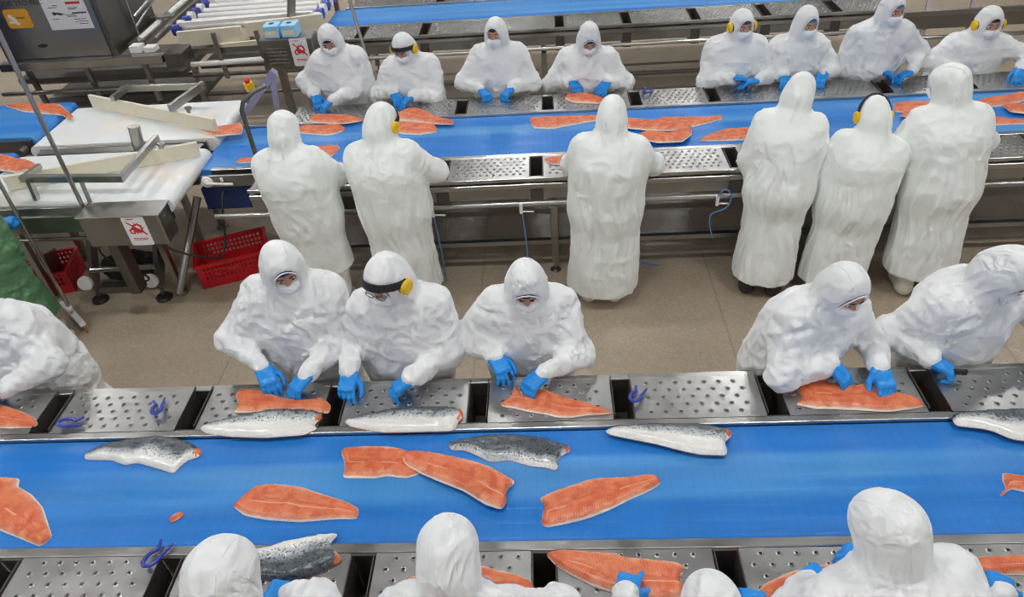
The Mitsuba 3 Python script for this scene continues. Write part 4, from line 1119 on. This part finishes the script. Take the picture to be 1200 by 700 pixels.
# prohibition sign: a red hand and gear crossed out, built flat on its plate
def warning(parent, M, w, h):
    """white plate with the red ring, gear teeth, hand and bar; M maps its plane"""
    s = Polygon([(0, 0), (w, 0), (w, h), (0, h)]).buffer(-.018).buffer(.018)
    pl = part(parent, 'warning_sign', extrude(s, .003, M), 'm_sticker', False, label='white warning sign with a red crossed-out hand and gear')
    cx, cy, r = w * .56, h * .60, w * .23
    M2 = M.copy(); M2[:3, 3] = M[:3, 3] + M[:3, 2] * .003
    ring = Point(cx, cy).buffer(r).difference(Point(cx, cy).buffer(r * .62))
    from shapely.ops import unary_union
    teeth = [Polygon([(cx + math.cos(a) * r * .9 - math.sin(a) * .10 * r, cy + math.sin(a) * r * .9 + math.cos(a) * .10 * r), (cx + math.cos(a) * r * 1.3 - math.sin(a) * .08 * r, cy + math.sin(a) * r * 1.3 + math.cos(a) * .08 * r),
                      (cx + math.cos(a) * r * 1.3 + math.sin(a) * .08 * r, cy + math.sin(a) * r * 1.3 - math.cos(a) * .08 * r), (cx + math.cos(a) * r * .9 + math.sin(a) * .10 * r, cy + math.sin(a) * r * .9 - math.cos(a) * .10 * r)]) for a in np.arange(10) * .628]
    x2, y2 = w * .30, h * .50
    small = Point(x2, y2).buffer(r * .62).difference(Point(x2, y2).buffer(r * .3))
    diag = Polygon([(w * .14, h * .80), (w * .19, h * .83), (w * .90, h * .40), (w * .86, h * .36)])
    hand = Polygon([(w * .38, h * .52), (w * .60, h * .50), (w * .70, h * .56), (w * .52, h * .60), (w * .40, h * .66), (w * .30, h * .64)])
    g = unary_union([ring, small, diag, hand] + teeth)
    ms_ = [extrude(q, .0012, M2) for q in getattr(g, 'geoms', [g]) if q.geom_type == 'Polygon']
    part(pl, 'symbol', cat(ms_), 'm_inkred', False)
    ln = [extrude(sbox(w * .18, h * y, w * (.18 + l), h * (y + .022)), .0012, M2) for y, l in ((.24, .66), (.19, .62), (.90, .35))]
    part(pl, 'text_line', cat(ln), 'm_inkred', False)

t = thing('control_box', 'stainless steel box with a white warning sign on a stand before the white belts', 'control box')
bod = bx(-3.45, -2.84, 4.35, 4.55, .79, 1.05, .012)
part(t, 'housing', bod, 'm_steel')
part(t, 'lid', bx(-3.46, -2.83, 4.34, 4.56, 1.05, 1.058, .003), 'm_bright')
warning(t, basis((-3.12, 4.349, .80), (1, 0, 0), (0, 0, 1)), .17, .25)
part(t, 'screw', lathe([(0, 0), (.012, 0), (.010, .008), (0, .009)], 10, (1, 0, 0), (-2.84, 4.44, .99)), 'm_bright')
part(t, 'mast', rod((-3.50, 4.535, .80), (-3.45, 4.545, 3.2), .016), 'm_bright')
for x in (-3.9, -3.33):
    part(t, 'stand_leg', cat(bar((x, 4.74, .14), (x + .11, 4.93, .72), .06, .06), rod((x, 4.72, .02), (x, 4.74, .16), .014)), 'm_dark')
    part(t, 'levelling_foot', lathe([(0, .045), (.02, .042), (.06, .03), (.07, .012), (.068, 0), (0, 0)], 20, at=(x, 4.72, 0)), 'm_rubber')
    part(t, 'end_cap', lathe([(0, .03), (.058, .03), (.062, .02), (.062, 0), (0, 0)], 20, (.12, -1, .25), (x - .03, 4.70, .21)), 'm_white')
part(t, 'stand_tube', rod((-3.86, 4.74, .31), (-3.30, 4.76, .31), .025), 'm_bright')
part(t, 'diagonal_tube', rod((-3.12, 4.62, .12), (-2.88, 5.03, .80), .032), 'm_steel')
part(t, 'support', cat(bx(-3.36, -3.28, 4.40, 4.52, .30, .80), bx(-3.62, -3.30, 4.42, 4.50, .30, .36)), 'm_dark')
part(t, 'cable', tube(spline([(-3.0, 4.48, .78), (-2.95, 4.55, .6), (-2.8, 4.7, .42), (-2.75, 4.8, .35), (-2.7, 4.9, .5), (-2.66, 5.1, .8)], 30), .009, 8), 'm_rubber')
part(t, 'cable', tube(spline([(-3.4, 4.45, .79), (-3.45, 4.5, .55), (-3.3, 4.6, .3), (-3.55, 4.7, .22), (-3.4, 4.8, .3)], 24), .008, 8), 'm_rubber')

# bag of dark film
m = trimesh.creation.icosphere(3, 1.0)
v = m.vertices * [.26, .16, .12]
v = v * (1 + .5 * (meshkit.fbm(m.vertices * 3.2, 4)[:, None] - .5)) + [-3.72, 5.05, .13]
v[:, 2] = np.maximum(v[:, 2], .01)
whole('film_bag', (v, m.faces), 'm_black', 'dark glossy plastic bag on the floor under the white belts', 'bag', None, True)

def crate(label, M, w=.60, d=.40, h=.24):
    t = thing('crate', label, 'crate')
    th = .012
    def pt(m, name, mat='m_crate'):
        m.apply_transform(M); part(t, name, m, mat, False)
    pt(bx(0, w, 0, d, 0, th), 'base')
    for nm, L, o, a in (('front', w, (0, 0), 0), ('back', w, (0, d - th), 0), ('left', d, (th, 0), 90), ('right', d, (w, 0), 90)):
        s = sbox(0, 0, L, h)
        for row in (.10, .145, .19):
            nsl = int((L - .08) / .034)
            for i in range(nsl):
                x = (L - nsl * .034) / 2 + i * .034
                s = s.difference(sbox(x + .006, row - .016 + .012 * (i % 2) * 0, x + .028, row + .014))
        s = s.union(sbox(L / 2 - .08, .17, L / 2 + .08, h - .02)).difference(sbox(L / 2 - .055, h - .06, L / 2 + .055, h - .03)) if L < .5 else s
        q = trimesh.creation.extrude_polygon(s, th, engine='earcut')
        q.apply_transform(np.array([[1, 0, 0, 0], [0, 0, -1, th], [0, 1, 0, 0], [0, 0, 0, 1.]]))
        if a:
            q.apply_transform(trimesh.transformations.rotation_matrix(math.pi / 2, (0, 0, 1)))
        q.apply_translation((o[0], o[1], 0))
        pt(q, 'wall')
    rim = cat(bx(-.015, w + .015, -.015, th, h - .02, h), bx(-.015, w + .015, d - th, d + .015, h - .02, h), bx(-.015, th, 0, d, h - .02, h), bx(w - th, w + .015, 0, d, h - .02, h))
    pt(rim, 'rim')
    return t

def place(x, y, deg, z=0.0):
    M = trimesh.transformations.rotation_matrix(math.radians(deg), (0, 0, 1)); M[:3, 3] = (x, y, z + .002)
    return M

crate('red perforated plastic crate on the floor behind the worker in the second row', place(-3.02, 4.82, 21))
crate('red perforated plastic crate beside the green gown, holding a metal tray', place(-4.68, 4.74, 14), .50, .38, .22)
m = bx(0, .05, 0, .26, .0, .30, .006); m.apply_transform(place(-4.42, 4.86, 14) @ trimesh.transformations.rotation_matrix(-.35, (1, 0, 0))); m.apply_translation((0, 0, .05))
whole('metal_tray', m, 'm_steel', 'grey metal tray standing upright inside the small red crate', 'tray')

# squeegee
t = thing('squeegee', 'floor squeegee with a steel handle and white head held by the person in green', 'squeegee')
part(t, 'handle', rod((-4.013, 4.527, 1.62), (-3.97, 4.44, .10), .014), 'm_bright')
part(t, 'head', cat(bar((-4.16, 4.62, .068), (-3.83, 4.32, .068), .045, .036), bar((-4.0, 4.47, .075), (-3.96, 4.43, .16), .04, .04)), 'm_white', False)
part(t, 'rubber_blade', bar((-4.16, 4.62, .028), (-3.80, 4.29, .028), .012, .05), 'm_brown', False)

# blue blade end of the middle conveyor
t = thing('end_drive', 'grey end plate with white roller hub at the left end of the middle belt', 'drive plate')
part(t, 'plate', bx(-2.84, -2.36, 5.12, 5.14, .83, .935, .003), 'm_steel')
part(t, 'hub', lathe([(0, .03), (.022, .03), (.03, .02), (.045, .018), (.05, .0), (0, 0)], 18, (0, -1, 0), (-2.80, 5.12, .885)), 'm_white')
part(t, 'lever', cat(rod((-2.80, 5.09, .885), (-2.58, 5.09, .87), .012), rod((-2.66, 5.09, .90), (-2.66, 5.09, .93), .012)), 'm_white')
part(t, 'catch_sheet', bx(-2.9, -2.2, 5.16, 5.22, .60, .80), 'm_beltdark')

# bent grey stand with emergency stop at the belt end
t = thing('stop_stand', 'grey bent stand with a yellow and red emergency stop beside the middle belt', 'stand')
part(t, 'arm', cat(bar((-2.86, 6.30, .93), (-2.45, 6.30, 1.34), .07, .06), bar((-2.47, 6.30, 1.34), (-2.53, 6.30, .90), .045, .045)), 'm_lilac', False)
part(t, 'base', bx(-2.58, -2.46, 6.24, 6.36, 0, .06), 'm_dark')
part(t, 'post', bx(-2.55, -2.50, 6.28, 6.33, .06, .92), 'm_steel')
eb = part(t, 'stop_box', lathe([(0, -.05), (.042, -.05), (.045, -.01), (.040, .03), (0, .03)], 16, (0, -.3, 1), (-2.71, 6.27, 1.235)), 'm_yellow')
part(eb, 'button', lathe([(0, .025), (.022, .025), (.022, .045), (.028, .05), (.026, .065), (0, .07)], 16, (0, -.3, 1), (-2.71, 6.27, 1.235)), 'm_red')
whole('bent_tube', tube([(-2.31, 5.08, .60), (-2.31, 5.08, 1.50), (-2.28, 5.09, 1.57), (-2.20, 5.14, 1.62), (-2.12, 5.2, 1.64)], .018, 10), 'm_dark', 'thin dark bent tube rising beside the leftmost white gown', 'tube')

# slim pole behind the far row
t = thing('pole', 'slim bent steel pole behind the leftmost worker of the far row', 'pole')
part(t, 'rod', tube([(-1.74, 7.02, .04), (-1.74, 7.02, .95), (-1.80, 7.02, 1.5), (-1.86, 7.02, 2.1)], .017, 10), 'm_bright')
part(t, 'base', lathe([(0, .04), (.05, .04), (.06, 0), (0, 0)], 14, at=(-1.74, 7.02, 0)), 'm_dark')

# grey machine with stickers, back left
t = thing('machine_cabinet', 'big grey steel machine cabinet with an orange sticker and a white sign', 'machine')
part(t, 'housing', bx(-6.05, -4.80, 7.82, 8.9, 1.04, 2.2, .02), 'm_steel')
part(t, 'edge_strip', bx(-4.80, -4.74, 7.80, 8.9, 1.04, 2.2, .008), 'm_dark')
part(t, 'bottom_lip', bx(-6.10, -4.22, 7.72, 7.84, .96, 1.05, .008), 'm_bright')
s = sbox(0, 0, .28, .20).buffer(-.03).buffer(.03)
st = part(t, 'orange_sticker', extrude(s, .003, basis((-5.82, 7.819, 1.40), (1, 0, 0), (0, 0, 1))), 'm_orange', False, label='orange sticker with a white pictogram')
g = [extrude(Point(.06 + .018 * i, .13 - .025 * i).buffer(.022), .002, basis((-5.82, 7.816, 1.40), (1, 0, 0), (0, 0, 1))) for i in range(4)] + [extrude(sbox(.03, .05, .09, .08), .002, basis((-5.82, 7.816, 1.40), (1, 0, 0), (0, 0, 1)))]
part(st, 'pictogram', cat(g), 'm_sticker', False)
part(st, 'mark', extrude(sbox(.13, .10, .22, .118), .002, basis((-5.82, 7.816, 1.40), (1, 0, 0), (0, 0, 1))), 'm_brown', False)
B_ = basis((-5.36, 7.819, 1.36), (1, 0, 0), (0, 0, 1)); B2 = basis((-5.36, 7.816, 1.36), (1, 0, 0), (0, 0, 1))
sg = part(t, 'instruction_sign', extrude(sbox(0, 0, .48, .36), .003, B_), 'm_sticker', False, label='white instruction sign with drawings')
part(sg, 'drawing', cat([extrude(Point(.10, .17).buffer(.018), .002, B2), extrude(Polygon([(.07, .18), (.16, .15), (.22, .16), (.15, .18)]), .002, B2), extrude(sbox(.30, .16, .46, .175), .002, B2)]
                        + [extrude(sbox(x, y, x + w, y + .006), .002, B2) for x, y, w in ((.06, .23, .10), (.11, .25, .06), (.06, .11, .07), (.22, .145, .12), (.24, .13, .1), (.30, .10, .13), (.30, .075, .14), (.33, .05, .1), (.28, .22, .1), (.28, .205, .08))]), 'm_inkdark', False)
part(sg, 'red_bar', extrude(sbox(.27, .26, .43, .285), .002, B2), 'm_inkred', False)
part(t, 'dark_plate', extrude(sbox(0, 0, .30, .06), .003, basis((-5.42, 7.817, 1.725), (1, 0, 0), (0, 0, 1))), 'm_inkdark', False)
lt = meshkit.text_mesh('FOOD TECHNIC', .05, .003); lt.apply_transform(basis((-5.86, 7.819, 1.635), (1, 0, 0), (0, 0, 1)))
part(t, 'lettering', lt, 'm_inkdark', False)
m = trimesh.creation.icosphere(2, 1.0); m.apply_scale((.055, .02, .018)); m.apply_translation((-5.55, 7.815, 1.20))
part(t, 'latch', m, 'm_black')
t = thing('steel_rack', 'dark steel rack of tubes and shelves below the grey machine', 'rack')
for x in (-6.0, -5.3, -4.6):
    part(t, 'leg', bar((x, 8.1, 0), (x, 8.0, .98), .05, .05), 'm_steel')
for y, z in ((7.95, .62), (7.98, .36), (8.6, .5), (8.7, .25)):
    part(t, 'lower_tube', rod((-6.4, y, z), (-4.32, y, z), .025), 'm_steel')
part(t, 'shelf', bx(-6.4, -4.32, 8.3, 9.3, .60, .66), 'm_dark')
part(t, 'shelf', bx(-6.4, -4.32, 8.5, 9.3, .2, .26), 'm_dark')
whole('dark_curtain', bx(-7.4, -6.12, 7.2, 7.26, .2, 2.2, .01), 'm_navy', 'dark navy cover panel at the upper left edge beside the grey machine', 'panel')

# roller frame between the cabinet and the roller conveyor
t = thing('grading_machine', 'open steel machine frame with white rollers right of the grey cabinet', 'machine')
for x in (-4.68, -4.57, -4.46):
    part(t, 'rail', bar((x, 8.0, 1.08), (x, 10.2, 1.12), .035, .06), 'm_steel', False)
for a, b, r, mt in (((-4.62, 8.15, 1.10), (-4.62, 8.75, 1.12), .035, 'm_white'), ((-4.62, 9.0, 1.12), (-4.62, 9.9, 1.14), .035, 'm_white'), ((-4.42, 8.1, 1.12), (-4.42, 8.7, 1.14), .022, 'm_bright')):
    part(t, 'roller', rod(a, b, r), mt)
part(t, 'cross_plate', bar((-4.72, 8.75, 1.17), (-4.44, 8.77, 1.17), .12, .02), 'm_steel', False)
part(t, 'bracket', cat(bx(-4.62, -4.50, 7.86, 7.99, 1.05, 1.12), bx(-4.46, -4.34, 7.86, 7.98, 1.05, 1.10)), 'm_white', False)
part(t, 'strut', cat(rod((-4.70, 8.3, 1.1), (-4.70, 8.3, 2.0), .012), rod((-4.70, 8.3, 1.2), (-4.5, 8.9, 1.5), .015), rod((-4.70, 8.35, 1.3), (-4.46, 8.95, 1.55), .02), rod((-4.71, 9.2, 1.3), (-4.46, 9.2, 1.3), .012)), 'm_bright', False)
part(t, 'end_bracket', bx(-4.21, -4.0, 7.75, 8.05, .90, 1.06, .01), 'm_dark')

# roller conveyor
t = thing('roller_conveyor', 'roller conveyor with white rollers and cream side boards at the top left', 'conveyor')
for i in range(10):
    y = 8.62 + i * .20
    part(t, 'roller', rod((-4.26, y, 1.06), (-2.78, y + .06, 1.06), .045, 12), 'm_white')
part(t, 'side_board', bar((-4.20, 8.22, 1.06), (-3.45, 8.24, 1.08), .05, .17), 'm_cream', False)
part(t, 'side_board', bar((-3.42, 8.30, 1.10), (-2.52, 8.36, 1.14), .05, .15), 'm_cream', False)
part(t, 'side_board', bar((-3.75, 8.18, .95), (-2.9, 8.2, .98), .04, .09), 'm_cream', False)
part(t, 'side_rail', bar((-4.25, 8.16, .93), (-3.0, 8.18, .93), .03, .06), 'm_steel', False)
part(t, 'top_bar', bar((-4.25, 8.45, 1.16), (-2.7, 8.52, 1.18), .05, .04), 'm_white', False)
part(t, 'lower_bar', rod((-4.1, 8.1, .80), (-3.0, 8.12, .82), .03), 'm_white')
for x in (-3.72, -3.22):
    part(t, 'bracket', bar((x, 8.10, .62), (x - .02, 8.12, 1.14), .05, .03), 'm_steel', False)
part(t, 'post', bar((-2.98, 8.3, .8), (-2.82, 8.45, 1.5), .07, .07), 'm_steel', False)
for j, xs in enumerate(((-4.34,), (-2.68,))):
    for i in range(11):
        part(t, 'sprocket', rod((xs[0] - .03, 8.5 + i * .16, 1.08), (xs[0] + .04, 8.5 + i * .16, 1.08), .065, 12), 'm_white' if i % 2 else 'm_clip')
for z, y in ((.58, 8.35), (.30, 8.45), (.55, 9.4)):
    part(t, 'lower_tube', rod((-4.25, y, z), (-2.8, y, z), .025), 'm_dark')
part(t, 'drip_tray', bx(-4.2, -2.85, 8.5, 9.4, .60, .63), 'm_dark')
for x in (-4.23, -2.9):
    for y in (8.4, 10.4):
        part(t, 'leg', bx(x - .03, x + .03, y - .03, y + .03, 0, 1.0), 'm_steel')

# cabinet with glove boxes, behind the far row
t = thing('control_cabinet', 'steel control cabinet with warning sign and two blue boxes on top', 'control box')
part(t, 'housing', bx(-3.04, -2.46, 7.60, 7.84, .86, 1.20, .012), 'm_steel')
part(t, 'louvre', cat([bx(-2.98, -2.76, 7.592, 7.60, .93 + .04 * i, .945 + .04 * i) for i in range(5)]), 'm_bright', False)
part(t, 'post', bx(-2.62, -2.55, 7.68, 7.76, 0, .87), 'm_steel')
part(t, 'post', bx(-2.95, -2.88, 7.68, 7.76, 0, .87), 'm_steel')
warning(t, basis((-2.71, 7.599, .90), (1, 0, 0), (0, 0, 1)), .19, .30)
for i, x in enumerate((-2.97, -2.78)):
    g = thing('glove_box', ['light blue cardboard box on the steel cabinet, left of two', 'light blue cardboard box on the steel cabinet, right of two'][i], 'box')
    part(g, 'carton', bx(x, x + .165, 7.62, 7.80, 1.202, 1.33, .006), 'm_boxblue')
    part(g, 'opening', lathe([(0, .002), (.028, .002), (.028, 0), (0, 0)], 16, at=(x + .08, 7.71, 1.331)), 'm_inkdark')
    part(g, 'label', bx(x + .02, x + .145, 7.617, 7.62, 1.23, 1.28), 'm_cream')

# right end of the far conveyor: open frame continuing to the right
t = thing('conveyor_stand', 'open steel stand with slanted legs continuing right of the farthest conveyor', 'frame')
part(t, 'rail', bar((3.92, 8.22, .89), (7.5, 8.22, .89), .05, .05), 'm_bright', False)
part(t, 'trough', bx(3.92, 7.5, 8.26, 8.30, .70, .86), 'm_steel')
part(t, 'tube', rod((3.92, 8.2, .62), (7.5, 8.2, .62), .022), 'm_bright')
for x in (4.35, 4.85, 5.9):
    part(t, 'leg', cat(bar((x, 8.3, 0), (x + .12, 8.75, 1.2), .05, .05), bx(x - .05, x + .05, 8.25, 8.35, 0, .03)), 'm_steel', False)
part(t, 'cross_tube', rod((4.0, 8.9, .95), (7.5, 8.95, .98), .03), 'm_steel')
whole('dark_cover', bx(4.0, 5.9, 9.2, 9.7, .95, 1.05, .02), 'm_navy', 'dark blue cover on the frame at the top right edge', 'cover')

# ------------------------------------------------------------------ small things
def hook(label, x, y, deg, z=TOP + .006, s=1.0):
    a = np.linspace(.5, 5.3, 16)
    pts = np.stack([.042 * np.cos(a) * s, .026 * np.sin(a) * s, .010 + .016 * np.sin(a * .5) ** 2], 1)
    pts = np.vstack([[.075 * s, .03 * s, .012], pts, [.08 * s, -.028 * s, .012]])
    m = tube(pts, [.006] + [.009] * 16 + [.005], 8)
    m.apply_transform(trimesh.transformations.rotation_matrix(math.radians(deg), (0, 0, 1)))
    m.apply_translation((x, y, z))
    whole('hook', m, 'm_clip', label, 'hook')
hook('navy blue hook on the work plate at the far left, close to the dark chute', -2.55, 2.44, 10)
hook('navy blue plastic hook in the middle of the work plate above the silver fillet', -2.10, 2.52, 105)
hook('navy blue plastic hook on the plate right of the pale fillet', .405, 2.52, 60)
hook('navy blue plastic hook standing on the near plate at the lower left', -1.75, 1.65, 70, TOP + .01, 1.1)
hook('navy blue hook on the far plate of the middle conveyor next to the pointed hood', .93, 6.30, 75, s=1.4)

def hose(label, pts, r=.008, mat='m_hose', kind='hose'):
    whole('hose', tube(spline(pts, 30), r, 8), mat, label, kind, None, True)
hose('blue hose curving over the floor right of the worker standing alone', [(.60, 5.32, .01), (.67, 5.15, .01), (.76, 5.0, .01), (.92, 4.93, .01)])
hose('thin blue cord hanging from the middle conveyor left of centre', [(-.22, 4.80, .72), (-.20, 4.80, .5), (-.19, 4.80, .25), (-.19, 4.80, .02)], .006)
hose('thin blue cord hanging from the middle conveyor near the gown with the ear cup', [(-.92, 4.80, .70), (-.90, 4.80, .4), (-.89, 4.80, .02)], .006)
hose('blue cord looped on the tube of the middle conveyor near the black shoes', [(1.30, 4.80, .74), (1.36, 4.79, .80), (1.40, 4.79, .72), (1.34, 4.79, .62), (1.28, 4.79, .60), (1.27, 4.79, .45), (1.30, 4.79, .36)], .006)
hose('pale blue hose end on the floor behind the left work plates', [(-2.42, 2.88, .012), (-2.3, 2.92, .03), (-2.15, 2.9, .012), (-2.1, 2.84, .01)], .008)
hose('thin grey wire on the floor left of the worker standing alone', [(-.1, 4.95, .006), (-.2, 4.8, .006), (-.15, 4.62, .006), (-.05, 4.55, .006)], .004, 'm_dark', 'wire')
for i, x in enumerate((-.22, -.92, 1.3)):
    t = thing('nozzle', ['small white valve on the guard tube above the hanging cord left of centre', 'small white valve on the guard tube beside the gown with ear cup', 'small white valve on the guard tube near the black shoes'][i], 'valve')
    part(t, 'body', rod((x, 4.80, .66), (x, 4.80, .74), .014), 'm_white')
    part(t, 'handle', rod((x + .01, 4.80, .675), (x + .10, 4.80, .67), .007), 'm_white')

def knife(label, a, b, n=(0, 0, 1)):
    t = thing('knife', label, 'knife')
    a, b = np.array(a), np.array(b)
    d = b - a; L = np.linalg.norm(d)
    bl = extrude(Polygon([(0, -.010), (L * .75, -.012), (L, .004), (L * .8, .012), (0, .012)]), .0016, basis(a, d, (0, .3, 1)))
    part(t, 'blade', bl, 'm_bright', False)
    part(t, 'handle', bar(a - unit(d) * .11, a, .016, .026), 'm_black', False)
knife('slim knife held by the worker leaning at the right edge', (2.06, 2.60, 1.0), (2.22, 2.60, .985))
knife('slim knife in the hand of the worker with bowed head', (-.225, 2.64, 1.0), (-.17, 2.53, .985))
